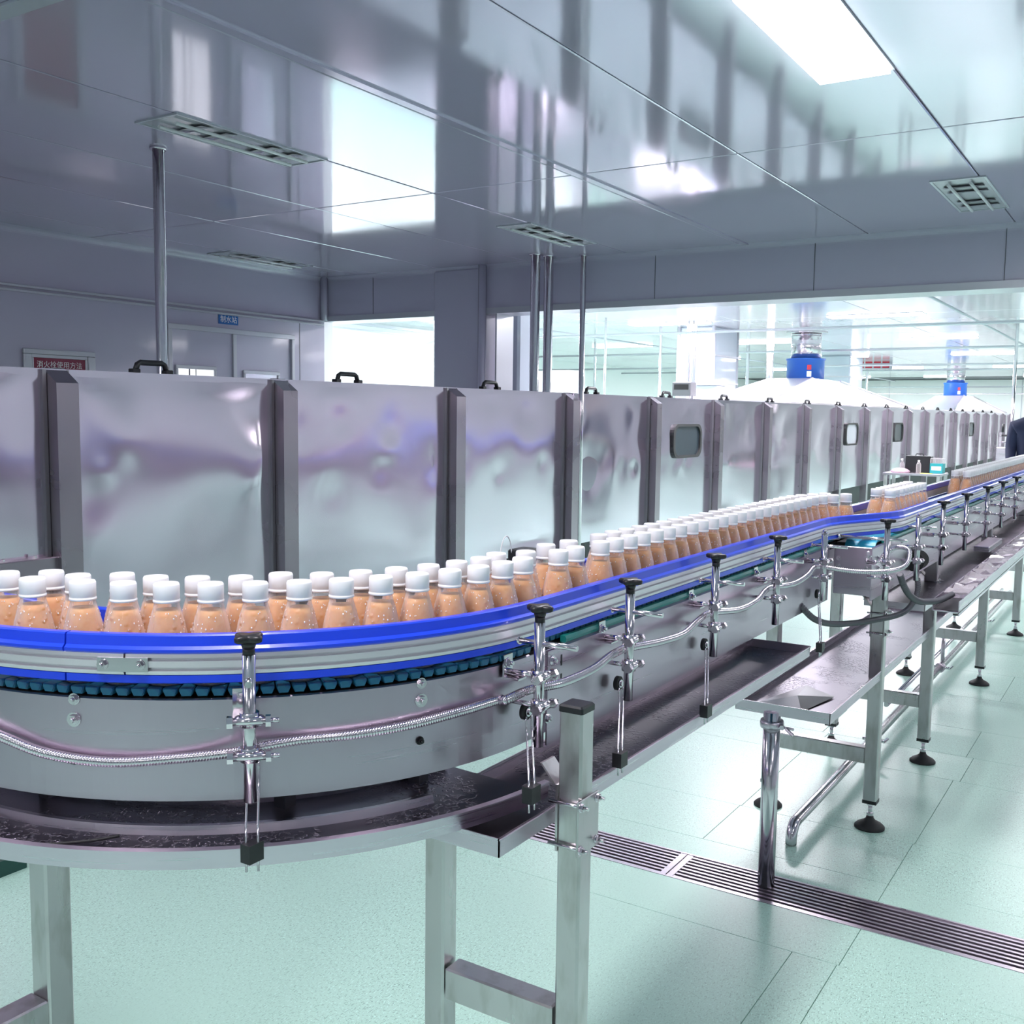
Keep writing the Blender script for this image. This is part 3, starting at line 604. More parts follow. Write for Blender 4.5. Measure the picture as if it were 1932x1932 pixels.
# ---- guide posts: post, star knob, cross rod, clamp blocks, brackets
def star(r, n=4):
    P = []
    for k in range(48): t = 2*PI*k/48; P.append((r*(.80+.2*math.cos(n*t)), t))
    return P
def guide_post(parent, X, Y, nrm, ztop=1.128, zbot=.905, knob=True, rin=.05, rout=.055, bracket=True, platedist=.055):
    n = Vector((nrm[0], nrm[1], 0)); t = Vector((-nrm[1], nrm[0], 0)); c = Vector((X, Y, 0)); Z = Vector((0, 0, 1))
    po = MB().cyl(c+Z*zbot, c+Z*ztop, .0090, 20).build('guide_post', chrome, parent)
    if knob:
        m = MB().cyl(c+Z*(ztop-.001), c+Z*(ztop+.010), .0085, 16).cyl(c+Z*(ztop+.010), c+Z*(ztop+.020), .0090, 16, .012)
        S = star(.0245); k = len(S); vs = []
        for z, q in ((.018, .82), (.020, .97), (.0255, 1.0), (.028, .88)): vs += [c+Z*(ztop+z)+Vector((math.cos(a)*r*q, math.sin(a)*r*q, 0)) for r, a in S]
        m.add(vs, [tuple(reversed(range(k))), tuple(range(3*k, 4*k))]+[(j*k+i, j*k+(i+1) % k, (j+1)*k+(i+1) % k, (j+1)*k+i) for j in range(3) for i in range(k)], True)
        m.build('star_knob', black, po)
    else:
        MB().cyl(c+Z*ztop, c+Z*(ztop+.004), .0105, 6).cyl(c+Z*(ztop+.004), c+Z*(ztop+.014), .0035, 8).cyl(c+Z*(ztop+.007), c+Z*(ztop+.011), .007, 6).build('lock_nut', chrome, po)
    zr = ztop-.035
    MB().cyl(c-n*rin+Z*zr, c+n*rout+Z*zr, .0047, 12).cyl(c-n*(rin+.006)+Z*zr, c-n*(rin-.004)+Z*zr, .0068, 10).build('cross_rod', chrome, po)
    for zc in (zbot+.118, zbot+.068):
        b = c+Z*zc
        m = MB().cyl(b-Z*.010, b+Z*.010, .0135, 18)
        for sg in (-1, 1): m.cyl(b+n*.0135*sg*0+t*.015*sg-n*.0, b+t*.015*sg+n*.014, .0062, 8)
        m.cyl(b-t*.022+n*.012, b+t*.022+n*.012, .0058, 12)
        cb_ = m.build('clamp_block', chrome, po)
        MB().cyl(b-t*.030+n*.012, b-t*.022+n*.012, .0088, 6).build('clamp_nut', chrome, po); MB().cyl(b+t*.022+n*.012, b+t*.029+n*.012, .0085, 6).cyl(b+t*.029+n*.012, b+t*.040+n*.012, .0036, 8).build('clamp_nut', chrome, po)
        if bracket: MB().cyl(b-n*platedist+t*.0, b-n*.01, .0045, 8).build('clamp_arm', chrome, po)
    if bracket:
        b = c-n*(platedist)+Z*(zbot+.125)
        m = MB()
        vs = []
        for (u, v) in ((-.013, -.012), (.013, -.012), (.013, .024), (-.013, .024)):
            vs.append(b+t*(u-.012)+Z*v)
        vs += [v+n*.003 for v in vs]
        m.add(vs, [(0,3,2,1),(4,5,6,7),(0,1,5,4),(1,2,6,5),(2,3,7,6),(3,0,4,7)])
        vs = [b+t*(u-.012)+n*w_+Z*(-.012) for u, w_ in ((-.013, 0), (.013, 0), (.013, .03), (-.013, .03))]; vs += [v-Z*.003 for v in vs]
        m.add(vs, [(0,1,2,3),(7,6,5,4),(0,4,5,1),(1,5,6,2),(2,6,7,3),(3,7,4,0)])
        br = m.build('bracket', chrome, po)
        MB().hexbolt(b+n*.003-t*.012+Z*.010, n, .0065).build('bolt', chrome, br)
    return po
# first post stands on the bend, tilted outwards a little
a = rayang(472, 1.10); n1 = (math.cos(math.radians(a)), math.sin(math.radians(a))); pc = onbend(a, .055, 0)
guide_post(con, pc.x, pc.y, n1, ztop=1.114, zbot=.905, rin=.037, rout=.030, platedist=.05)
guide_post(con, -.845, 1.415, (1, 0), ztop=1.112, rin=.04, rout=.07)
for y in (1.748, 2.185, 2.62): guide_post(con, -.845, y, (1, 0), ztop=1.112, rin=.04, rout=.068)
guide_post(con, -.845, 3.055, (1, 0), ztop=1.104, rin=.04, rout=.068, knob=False)
for i, y in enumerate((3.29, 3.76, 4.22, 4.76, 5.36, 5.89, 6.45, 7.0, 7.6, 8.2, 8.8)):
    guide_post(con2, -.718, y, (1, 0), ztop=1.110-.002*min(i, 5), zbot=.885, knob=(i != 1), rin=(.145 if i == 0 else .05 if i > 1 else .09), rout=.06)
# ---- second conveyor body
X2 = CX+R+OFF
MB().sweep(seg(3.33, YE2, X2), [(.0, .87), (.003, .87), (.003, 1.036), (-.004, 1.039), (-.004, 1.036), (0, 1.036)]).build('side_plate', plate_m, con2)
MB().sweep(seg(4.3, YE2, X2), [(-.165, .87), (-.162, .87), (-.162, 1.04), (-.165, 1.04)]).build('inner_side_plate', plate_m, con2)
MB().cbox((X2-.115, 3.325, .885), (X2+.003, 3.333, 1.04), .002).build('end_plate', plate_m, con2)
MB().box((X2-.112, 3.333, .89), (X2-.002, 3.60, .90)).build('motor_floor', darksteel, con2)
for x, z in ((-.10, 1.0), (-.10, .975), (-.01, 1.0), (-.01, .975)): MB().hexbolt((X2+x, 3.325, z), (0, -1, 0), .006).build('plate_bolt', chrome, con2)
for y, z in ((3.40, 1.0), (3.40, .97), (3.47, .985)): MB().hexbolt((X2+.003, y, z), (1, 0, 0), .006).build('plate_bolt', chrome, con2)
MB().sweep(seg(3.5, YE2, X2), [(-.010, 1.039), (.001, 1.039), (.003, 1.044), (.0, 1.049), (-.010, 1.049)]).build('green_wear_strip', green_m, con2)
MB().sweep(seg(3.45, YE2, X2), [(-.16, 1.018), (-.012, 1.018), (-.012, 1.037), (-.16, 1.037)]).build('chain_bed', rubber, con2)
# turquoise transfer belt curling down over its roller
prof = [(3.46-.045*math.sin(math.radians(t)), 1.006+.045*math.cos(math.radians(t))) for t in range(110, -1, -10)]+[(3.62, 1.0515), (3.9, 1.0515)]
vs = []; 
for y, z in prof: vs += [(X2-.108, y, z), (X2-.012, y, z)]
fs = [(2*i, 2*i+1, 2*i+3, 2*i+2) for i in range(len(prof)-1)]
vi = [(x, y, z-.006) for x, y, z in vs]; nn = len(vs)
fs += [tuple(nn+q for q in reversed(f)) for f in fs]+[(2*i, 2*i+2, nn+2*i+2, nn+2*i) for i in range(len(prof)-1)]+[(2*i+1, nn+2*i+1, nn+2*i+3, 2*i+3) for i in range(len(prof)-1)]
MB().add(vs+vi, fs).build('transfer_belt', belt_m, con2)
g = MB()
for y in [3.42+.0254*k for k in range(12)]: g.box((X2-.107, y, 1.0515), (X2-.013, y+.0015, 1.052))
tag(g.build('belt_joint', chain_m, con2), kind='stuff')
lm2 = link_mesh(.0245, .126, 'chain_link2')
me2 = lm2; me2.name = 'chain_link_mesh'
y = 3.92; k = 0; far = MB()
while y < YE2:
    if k < 160: add_link(lm2, con2, X2-.012, y, 0)
    else: far.box((X2-.152, y-.0115, 1.043), (X2-.012, y+.0115, 1.055))
    y += .0254; k += 1
tag(far.build('far_chain_links', chain_m, con2), kind='stuff')
# ---- legs
def sqleg(parent, x, y, z0, z1, s=.05, foot=True, cap=False):
    l = MB().cbox((x-s/2, y-s/2, z0), (x+s/2, y+s/2, z1), .004).build('leg', tube_m, parent)
    if cap: MB().cbox((x-s/2-.001, y-s/2-.001, z1-.004), (x+s/2+.001, y+s/2+.001, z1+.008), .003).build('end_cap', black, l)
    if foot:
        MB().box((x-s/2-.001, y-s/2-.001, z0-.008), (x+s/2+.001, y+s/2+.001, z0+.004)).build('leg_plug', black, l)
        MB().cyl((x, y, .03), (x, y, z0), .007, 10).cyl((x, y, .045), (x, y, .054), .012, 6).cyl((x, y, z0-.018), (x, y, z0-.009), .012, 6).build('threaded_rod', chrome, l)
        MB().lathe([(.052, 0), (.052, .006), (.044, .014), (.022, .026), (.014, .034), (.012, .042)], (x, y, 0), 24).build('rubber_foot', rubber, l)
    return l
LX, LI = -.768, -1.034
LY = 1.405
def clampset(l, x, y, z, s=.05):
    for zz in (z+.035, z-.035):
        for q in (y-s/2-.006, y+s/2+.006): MB().cyl((x-s/2-.012, q, zz), (x+s/2+.018, q, zz), .003, 8).build('tie_bolt', chrome, l)
    MB().cbox((x+s/2, y-s/2-.014, z-.045), (x+s/2+.004, y+s/2+.014, z+.045), .0015).build('clamp_plate', tube_m, l)
    for zz in (z+.035, z-.035):
        for yy in (y-s/2-.006, y+s/2+.006): MB().hexbolt((x+s/2+.004, yy, zz), (1, 0, 0), .006, .006).build('clamp_nut', chrome, l)
    # gusset back to the machine
    MB().add([(x-s/2-.004, y-.02, z-.05), (x-s/2, y-.02, z-.05), (x-s/2, y-.02, z+.06), (x-s/2-.004, y-.02, z+.06), (x-s/2-.004, y+.02, z-.05), (x-s/2, y+.02, z-.05), (x-s/2, y+.02, z+.06), (x-s/2-.004, y+.02, z+.06)],
             [(0,3,2,1),(4,5,6,7),(0,1,5,4),(1,2,6,5),(2,3,7,6),(3,0,4,7)]).add([(x-s/2-.004, y-.02, z+.055), (x-s/2, y-.02, z+.055), (x-s/2-.03, y-.02, z+.09), (x-s/2-.034, y-.02, z+.09), (x-s/2-.004, y+.02, z+.055), (x-s/2, y+.02, z+.055), (x-s/2-.03, y+.02, z+.09), (x-s/2-.034, y+.02, z+.09)], [(0,3,2,1),(4,5,6,7),(0,1,5,4),(1,2,6,5),(2,3,7,6),(3,0,4,7)]).build('support_bracket', tube_m, l)
l = sqleg(con, LX, LY, .06, .985, .042, cap=True); clampset(l, LX, LY, .80, .042)
l = sqleg(con, LI, LY, .06, .815, .042)
MB().cbox((LI+.025, LY-.022, .43), (LX-.025, LY+.022, .485), .003).build('cross_bar', tube_m, con)
l = sqleg(con, -1.615, 1.035, .06, .815); l = sqleg(con, -1.615, .735, .06, .80)
MB().cbox((-1.64, .76, .363), (-1.59, 1.01, .418), .003).build('cross_bar', tube_m, con)
for (y, top, z0) in ((3.67, .925, .10), (4.52, .93, .10), (6.05, .94, .10), (7.6, .94, .10), (9.1, .94, .10)):
    xl = -.815 if y < 4 else -.80
    l = sqleg(con2, xl, y, z0, top, .046, cap=True); clampset(l, xl, y, .74 if y < 5 else .78, .046)
    sqleg(con2, -1.185, y, z0, .86, .046)
    MB().cbox((-1.16, y-.02, .235), (xl-.023, y+.02, .29), .003).build('cross_bar', tube_m, con2)
# ---- flexible metal conduit through the clamps
def catmull(P, n=16):
    P = [Vector(p) for p in P]; out = []
    for i in range(len(P)-1):
        p0 = P[max(i-1, 0)]; p1 = P[i]; p2 = P[i+1]; p3 = P[min(i+2, len(P)-1)]
        for k in range(n): t = k/n; out.append(.5*((2*p1)+(p2-p0)*t+(2*p0-5*p1+4*p2-p3)*t*t+(3*p1-p0-3*p2+p3)*t**3))
    return out+[P[-1]]
def resample(P, step):
    out = [P[0]]; acc = 0
    for a, b in zip(P, P[1:]):
        d = (b-a).length
        while acc+d >= step:
            t = (step-acc)/d; a = a+(b-a)*t; out.append(a); d = (b-a).length; acc = 0
        acc += d
    return out
def corr(P, r, step=.0011, name='conduit', m=chrome, **kw):
    Q = resample(P, step); w_ = (.74, 1.0, 1.0, .82); return MB().tube(Q, r, 12, rf=lambda i: r*w_[i % 4]).build(name, m, **kw)
a0_ = rayang(20, .97)
pts = [(-2.2, CY-R-.016, .972), (-1.8, CY-R-.016, .985), tuple(onbend(max(-89, a0_-14), .016, .996)), tuple(onbend(a0_-6, .016, .984))]
for px, z in ((20, .972), (100, .956), (215, .950), (340, .957), (440, .968), (470, .972), (560, .975), (660, .975), (760, .977), (860, .982), (930, .985)):
    pts.append(onbend(rayang(px, z), .030 if 430 < px < 520 else .016, z))
pts += [(-.875, 1.36, .990), (-.872, 1.43, .992), (-.850, 1.50, .992), (-.855, 1.62, .990), (-.868, 1.72, .995), (-.865, 1.79, 1.000)]
C1 = catmull(pts)
tag(corr(C1, .0078, name='flexible_conduit'), 'ribbed steel conduit sagging along the front plate of the bend', 'conduit')
pts = [(-.860, 1.79, .998), (-.850, 1.90, .990), (-.850, 2.02, .985), (-.868, 2.14, .99), (-.868, 2.22, .997), (-.85, 2.36, .985), (-.855, 2.50, .985), (-.868, 2.60, .995), (-.868, 2.66, .996), (-.855, 2.80, .988), (-.86, 2.94, .992), (-.868, 3.03, 1.003), (-.865, 3.09, 1.0), (-.78, 3.16, .985), (-.70, 3.23, .985), (-.66, 3.29, 1.0), (-.66, 3.33, 1.04), (-.70, 3.36, 1.045), (-.74, 3.37, 1.02), (-.755, 3.37, .99)]
tag(corr(catmull(pts), .0075, .0016, name='flexible_conduit'), 'ribbed steel conduit waving along the straight side plate into the motor box', 'conduit')
pts = [(-.90, 3.02, .89), (-.87, 3.08, .84), (-.86, 3.3, .79), (-.80, 3.55, .77), (-.74, 3.7, .78), (-.72, 3.8, .83), (-.73, 3.85, .88)]
tag(corr(catmull(pts), .010, .002, name='grey_hose', m=mat('grey_hose_plastic', (.14, .14, .16), .3, .35)), 'grey ribbed hose drooping below the motor box over the wet tray', 'hose')
pts = [(-.69, 3.36, .96), (-.68, 3.42, .90), (-.67, 3.55, .85), (-.65, 3.68, .83), (-.635, 3.76, .825), (-.62, 3.9, .826)]
tag(corr(catmull(pts), .011, .002, name='grey_hose', m=MATS['grey_hose_plastic']), 'grey ribbed hose ending at the open end of the raised channel', 'hose')

# ================================================================== TRAYS
def rimtray(name, label, x0, y0, x1, y1, z, h=.025, end=True):
    t = empty(name, label, 'tray', (0, 0, 0)); k = .002
    MB().box((x0+k, y0+k, z), (x1-k, y1-k, z+.002)).build('tray_floor', wet, t)
    MB().box((x0, y0, z), (x0+k, y1, z+h)).cbox((x0-.004, y0, z+h-.004), (x0+.006, y1, z+h), .001).box((x1-k, y0, z-.004), (x1, y1, z+h)).cbox((x1-.004, y0, z+h-.003), (x1+.003, y1, z+h), .001).build('side_rim', steel, t)
    MB().box((x0, y0, z-.004), (x1, y0+k, z+h)).build('end_rim', steel, t)
    if end: MB().box((x0, y1-k, z), (x1, y1, z+h)).build('end_rim', steel, t)
    return t
ct = empty('curved_drip_tray', 'curved stainless drip tray under the bend of the conveyor', 'tray')
A = [((-3.2, CY-R), (0, -1))]+bend(0, -90, -4, 46)
MB().sweep(A, [(-.15, .822), (.070, .822), (.070, .825), (-.15, .825)]).build('tray_floor', wet, ct)
MB().sweep(A, [(.070, .818), (.072, .818), (.076, .846), (.066, .847), (.066, .844), (.071, .843)]).build('outer_rim', steel, ct)
MB().sweep(A, [(-.15, .822), (-.147, .822), (-.147, .85), (-.15, .85)]).build('inner_rim', steel, ct)
MB().sweep(bend(0, -88, -18, 30), [(-.045, .825), (-.040, .838), (-.032, .838), (-.028, .825)]).build('inner_bead', steel, ct)
g = MB(); 
MB().tube(catmull([tuple(onbend(-86, .0, .83)), tuple(onbend(-80, .035, .83)), tuple(onbend(-73, .045, .83)), tuple(onbend(-66, .02, .832)), tuple(onbend(-62, .0, .835))], 8), .0022, 6).build('wire_remnant', rubber, ct)
for aa in (-84, -40, -14): p = onbend(aa, -.125, 0); MB().box((p.x-.012, p.y-.012, .825), (p.x+.012, p.y+.012, .905)).build('support_foot', darksteel, ct)
t1 = rimtray('drip_tray', 'straight wet drip tray under the conveyor between the foreground leg and the lower tray', -.985, 1.235, -.802, 2.80, .795)
t2 = rimtray('drip_tray', 'lower wet stainless tray pouring into the round drain pipe', -1.09, 3.02, -.797, 5.06, .545, .03)
MB().add([(-1.05, 3.1, .549), (-.90, 3.08, .549), (-.86, 3.3, .552), (-.98, 3.4, .549), (-.95, 3.2, .565)], [(0,1,4),(1,2,4),(2,3,4),(3,0,4),(0,3,2,1)]).build('bent_sheet', darksteel, t2)
t3 = empty('raised_channel', 'bright raised stainless channel lined with clear plastic in front of the far legs', 'channel')
x0, x1, y0, y1, z0, z1 = -.655, -.568, 3.73, 9.5, .79, .83
MB().box((x0, y0, z0), (x1, y1, z0+.003)).build('channel_floor', mirror_s, t3)
MB().box((x0, y0, z0), (x0+.003, y1, z1)).box((x1-.003, y0, z0-.01), (x1, y1, z1)).build('channel_side', steel, t3)
MB().box((x0+.003, y0+.02, z0+.003), (x1-.003, y0+.30, z0+.004)).build('mouth_shade', black, t3)  # black sheet stands for the shade inside the open end
rnd = random.Random(5)
for k in range(9):
    y = 3.9+k*.32; vs = []; fs = []; n = 6
    for i in range(n+1):
        for j in range(4): vs.append((x0+.006+(x1-x0-.012)*j/3, y+.28*i/n, z1-.012+.02*rnd.random()))
    fs = [(i*4+j, i*4+j+1, i*4+j+5, i*4+j+4) for i in range(n) for j in range(3)]
    MB().add(vs, fs).build('crumpled_film', clear, t3)
t4 = rimtray('drip_tray', 'dark narrow drip tray under the far conveyor behind the raised channel', -.90, 3.80, -.69, 9.0, .775, .02)
# inner long trays visible through the frame
MB().cbox((-.76, 5.3, .99-.17), (-.69, 5.75, .845), .004).build('tray_cover', steel, t4)
# drain pipe from the lower tray into the floor drain
dp = empty('drain_pipe', 'upright round steel pipe draining the lower tray into the floor grate', 'pipe', (-.975, 3.03, 0))
MB().cyl((0, 0, -.02), (0, 0, .55), .0255, 24).build('pipe', chrome, dp).location = (0, 0, 0)
m = MB().lathe([(.026, .50), (.034, .50), (.036, .508), (.036, .516), (.034, .524), (.026, .524)], n=24); m.cyl((.03, -.02, .512), (.075, -.025, .512), .004, 8).cyl((.055, -.035, .512), (.08, -.045, .500), .005, 6).cyl((.03, .0, .512), (.04, -.03, .512), .008, 6)
m.build('clamp_ring', steel, dp).location = (0, 0, 0)
# low pipe under the frames
lp = empty('low_pipe', 'long low steel pipe running under the leg frames and turned down at its near end', 'pipe')
P = [(-1.0, 3.36, .004), (-1.0, 3.36, .02)]+[(-1.0, 3.36+.05*(1-math.cos(math.radians(t))), .02+.05*math.sin(math.radians(t))) for t in range(15, 91, 15)]+[(-1.0, 9.0, .07)]
MB().tube(P, .019, 18).build('pipe', chrome, lp)
for y in (4.55, 6.1, 7.7):
    MB().cyl((-1.0, y-.09, .07), (-1.0, y-.05, .07), .027, 16).build('coupling', steel, lp); MB().cyl((-1.04, y-.07, .07), (-.95, y-.07, .07), .008, 8).cyl((-.95, y-.085, .07), (-.94, y-.055, .08), .006, 6).build('coupling_bolt', chrome, lp)
    MB().cyl((-1.0, y-.01, .085), (-1.0, y-.01, .234), .010, 10).build('hanger', steel, lp)
MB().tube([(-1.06, 5.0, .09), (-1.06, 9.0, .09)], .012, 10).build('thin_pipe', chrome, lp)
# wire hangers with black clips, each hung from a black disc
def hanger(P0, pin, clip, label, dirn=(1, 0), wd=.016):
    """P0 disc centre on the plate, clip = centre of the clip block"""
    t = empty('wire_hanger', label, 'hanger', P0); n = Vector((dirn[0], dirn[1], 0)); tt = Vector((-n.y, n.x, 0)); c = Vector(clip)-Vector(P0); Z = Vector((0, 0, 1))
    MB().cyl(n*.002, n*.010, .014, 24).build('disc', rubber, t).location = (0, 0, 0)
    MB().cyl(n*.010, n*.013, .008, 14).cyl(n*.013, n*.016, .005, 6).build('disc_bolt', chrome, t).location = (0, 0, 0)
    for s_ in (-1, 1):
        b = tt*s_*wd/2
        A_ = b+n*.012-Z*.006; zk = c.z*.55; B_ = b+n*.014+Z*(zk+.012); C_ = c+b+n*.008; C_.z = zk-.015; D_ = c+b+n*.009-Z*.028
        MB().tube([A_, A_-Z*.01, B_, C_, D_], .0018, 8).build('wire', chrome, t).location = (0, 0, 0)
    MB().cb(c+n*.008, (.018, .026, .026)).build('clip', black, t).location = (0, 0, 0)
    return t
a = rayang(478, .95); nb = (math.cos(math.radians(a)), math.sin(math.radians(a))); q = onbend(a, .012, .955); cq = onbend(a, .080, .846)
th = hanger(tuple(onbend(a, .004, .957)), 0, tuple(cq), 'wire hanger with black clip below the first knob post on the bend', nb)
hanger(tuple(bx(986, 1341, -.882)), 0, tuple(bx(994, 1495, -.80)), 'wire hanger with black clip left of the capped foreground leg', (1, 0))
hanger(tuple(bx(1161, 1288, -.886)), 0, tuple(bx(1162, 1430, -.80)), 'wire hanger with black clip right of the capped foreground leg')
hanger(tuple(bx(1324, 1215, -.886)), 0, tuple(bx(1325, 1339, -.80)), 'wire hanger with black clip halfway along the straight drip tray')
hanger(tuple(bx(1538, 1120, -.886)), 0, tuple(bx(1542, 1220, -.80)), 'wire hanger with black clip at the far end of the straight drip tray')

# ================================================================== BOTTLES
mat('droplet', (.95, .93, .92), 0, .06, coat=1)
def bottle(loc, label, group):
    t = empty('juice_bottle', label, 'bottle', loc, group)
    out = [(.0, .003), (.022, .001), (.027, 0), (.0295, .003), (.031, .010), (.0312, .045), (.0308, .058), (.0292, .068), (.0262, .082), (.0225, .097), (.0192, .108), (.0172, .116), (.0162, .121), (.0162, .124)]
    MB().lathe(out, n=28).build('bottle_body', shell, t).location = (0, 0, 0)
    liq = [(.0, .0035), (.026, .0025), (.0285, .0045), (.0298, .011), (.0300, .045), (.0296, .058), (.0280, .0675), (.0250, .0815), (.0213, .0965), (.0185, .106), (.0, .106)]
    MB().lathe(liq, n=24).build('juice', juice, t).location = (0, 0, 0)
    dd = MB(); rr = random.Random(3)
    for k in range(64):
        a = rr.uniform(0, 2*PI); z = rr.uniform(.045, .104); q = z
        r = next(out[i][0]+(out[i+1][0]-out[i][0])*(z-out[i][1])/(out[i+1][1]-out[i][1]) for i in range(len(out)-1) if out[i][1] <= z <= out[i+1][1] and i > 3)
        s_ = rr.uniform(.0006, .0012); c_ = Vector((math.cos(a)*r, math.sin(a)*r, z)); nn_ = Vector((math.cos(a), math.sin(a), .25)).normalized(); tt_ = Vector((-math.sin(a), math.cos(a), 0)); uu = nn_.cross(tt_)
        V_ = [c_+(tt_*math.cos(t*PI/3)+uu*1.4*math.sin(t*PI/3))*s_ for t in range(6)]+[c_+nn_*s_*.7]
        dd.add(V_, [(t, (t+1) % 6, 6) for t in range(6)], True)
    tag(dd.build('surface_droplets', MATS['droplet'], t), kind='stuff').location = (0, 0, 0)
    vs = MB(); n = 36; prof = [(.0182, .117), (.0190, .1175), (.0190, .1205), (.0182, .121), (.0182, .1225), (.0186, .123), (.0186, .142), (.0172, .1450), (.010, .1455), (.0, .1455)]
    V = []
    for j, (r, z) in enumerate(prof):
        for i in range(n): q = r*(1-.012*(i % 2)) if 4 < j < 7 else r; V.append((q*math.cos(2*PI*i/n), q*math.sin(2*PI*i/n), z))
    vs.add(V, [(j*n+i, j*n+(i+1) % n, (j+1)*n+(i+1) % n, (j+1)*n+i) for j in range(len(prof)-1) for i in range(n)], True); vs.build('cap', capm, t).location = (0, 0, 0)
    return t
CAPS = [(20,1089),(56,1106),(93,1093),(140,1098),(207,1099),(195,1109),(243,1116),(284,1106),(354,1109),(419,1109),(452,1119),(492,1108),(525,1118),(550,1101),(600,1114),(619,1103),(663,1099),(666,1112),(731,1101),(763,1084),(789,1103),(814,1080),(846,1103),(878,1071),(895,1086),(917,1066),(943,1076),(950,1058),(998,1050),(997,1066),(1047,1036),(1052,1050),(1095,1028),(1102,1041)]
pos = [bz(x, y, ZB+.137)[:2] for x, y in CAPS]; pos = [[p[0], p[1], 'bend'] for p in pos]
for x in (-1.56, -1.63, -1.70, -1.77, -1.86): pos += [[x, CY-R+.034, 'bend'], [x-.03, CY-R+.095, 'bend']]
def lane(y0, y1, o, st, g):
    y = y0
    while y < y1: pos.append([CX+R+railx(y)-o, y+random.uniform(-.003, .003), g]); y += st
lane(1.79, 3.46, .033, .0655, 'run'); lane(1.90, 3.42, .092, .0655, 'run')
lane(3.72, 4.28, .033, .064, 'pair'); lane(3.75, 4.30, .090, .064, 'pair')
lane(5.30, 8.6, .033, .064, 'far'); lane(5.33, 8.6, .090, .064, 'far')
Dm = .0628
def clampp(p):
    x, y = p[0], p[1]
    hi = .112
    lo = .037 if 3.15 < y < 3.8 else .033
    if y >= CY and x > CX:
        o = CX+R+railx(y)-x; 
        if o < lo: p[0] -= lo-o
        if o > hi: p[0] += o-hi
    elif x > CX:
        dx, dy = x-CX, y-CY; r = math.hypot(dx, dy); q = min(max(r, R-hi), R-lo); p[0] = CX+dx*q/r; p[1] = CY+dy*q/r
    else: p[1] = min(max(y, CY-R+lo), CY-R+hi)
for it in range(220):
    mv = 0
    for i in range(len(pos)):
        for j in range(i+1, len(pos)):
            dx = pos[j][0]-pos[i][0]; dy = pos[j][1]-pos[i][1]
            if abs(dx) < Dm and abs(dy) < Dm:
                d = math.hypot(dx, dy) or 1e-6
                if d < Dm:
                    k = (Dm-d)/2/d; pos[i][0] -= dx*k; pos[i][1] -= dy*k; pos[j][0] += dx*k; pos[j][1] += dy*k; mv += Dm-d
    for p in pos: clampp(p)
    if mv < .001: break
proto = None
def outerrow(p):
    o = (R-math.hypot(p[0]-CX, p[1]-CY)) if (p[1] < CY) else CX+R+railx(p[1])-p[0]
    return o < .062
bend_pts = sorted([p for p in pos if p[2] == 'bend'], key=lambda p: math.atan2(p[1]-CY, p[0]-CX) if p[1] < CY else p[1])
ORD = ['first', 'second', 'third', 'fourth', 'fifth', 'sixth', 'seventh', 'eighth', 'ninth', 'tenth', 'eleventh', 'twelfth', 'thirteenth', 'fourteenth', 'fifteenth', 'sixteenth', 'seventeenth', 'eighteenth', 'nineteenth', 'twentieth', 'twenty-first', 'twenty-second', 'twenty-third', 'twenty-fourth', 'twenty-fifth']
cnt = {True: 0, False: 0}
def visx(p): d = Vector((p[0], p[1], ZB+.13))-Vector((0, 0, H)); return 966+1940*d.dot(rt)/d.dot(fw)
bend_pts.sort(key=visx)
lab = {}
for p in bend_pts:
    if visx(p) < -15: lab[id(p)] = ('white-capped juice bottle on the conveyor left of the picture', 'juice bottles left out of view'); continue
    r = outerrow(p); k = cnt[r]; cnt[r] += 1
    lab[id(p)] = ('white-capped juice bottle on the bend, %s from the left in the %s row' % (ORD[k] if k < len(ORD) else 'last', 'front' if r else 'back'), 'juice bottles on the bend')
runs = {'run': 'juice bottle near the far end of the long file', 'pair': 'juice bottle in the short file just past the rail kink', 'far': 'small distant juice bottle in the file at the right edge'}
rows2 = {}
for g in ('run', 'pair', 'far'):
    for r in (True, False):
        L_ = sorted([p for p in pos if p[2] == g and outerrow(p) == r], key=lambda p: p[1])
        for k, p in enumerate(L_):
            w_ = 'front' if r else 'back'
            if k < len(ORD) and g != 'far': s_ = {'run': 'juice bottle in the long file before the rail kink, %s along the %s row' % (ORD[k], w_), 'pair': 'juice bottle in the short file past the rail kink, %s along the %s row' % (ORD[k], w_)}[g]
            else: s_ = runs[g]+', %s row' % w_
            lab[id(p)] = (s_, {'run': 'juice bottles in the long straight file', 'pair': 'juice bottles in the short file past the kink', 'far': 'juice bottles in the distant file'}[g])
for p in pos:
    l_, g_ = lab[id(p)]
    if proto is None: proto = bottle((p[0], p[1], ZB+.0005), l_, g_)
    else: copy_tree(proto, (p[0], p[1], ZB+.0005), l_, g_, random.uniform(0, 6.28))

# ================================================================== SMALL THINGS
# sensor with a wire loop behind the bottles
p = by(1000, 1062, 1.86)
t = empty('sensor_head', 'black sensor block with a wire loop just behind the bottles near the bend', 'sensor', (-1.118, 1.80, 1.10))
MB().cbox((-.02, -.03, 0), (.02, .03, .07), .003).build('housing', black, t).location = (0, 0, 0)
MB().box((.02, -.02, .03), (.022, .02, .06)).build('label', paperm, t).location = (0, 0, 0)
MB().cyl((0, 0, -.20), (0, 0, 0), .006, 8).cyl((0, 0, -.2), (.07, 0, -.2), .006, 8).build('stem', chrome, t).location = (0, 0, 0)
MB().tube([(-.01, -.05+.022*math.cos(math.radians(a)), .05+.05*math.sin(math.radians(a))) for a in range(0, 181, 12)], .0012, 6).tube([(-.01, -.028, .05), (-.01, -.025, .01)], .0012, 6).build('wire_loop', signw, t).location = (0, 0, 0)
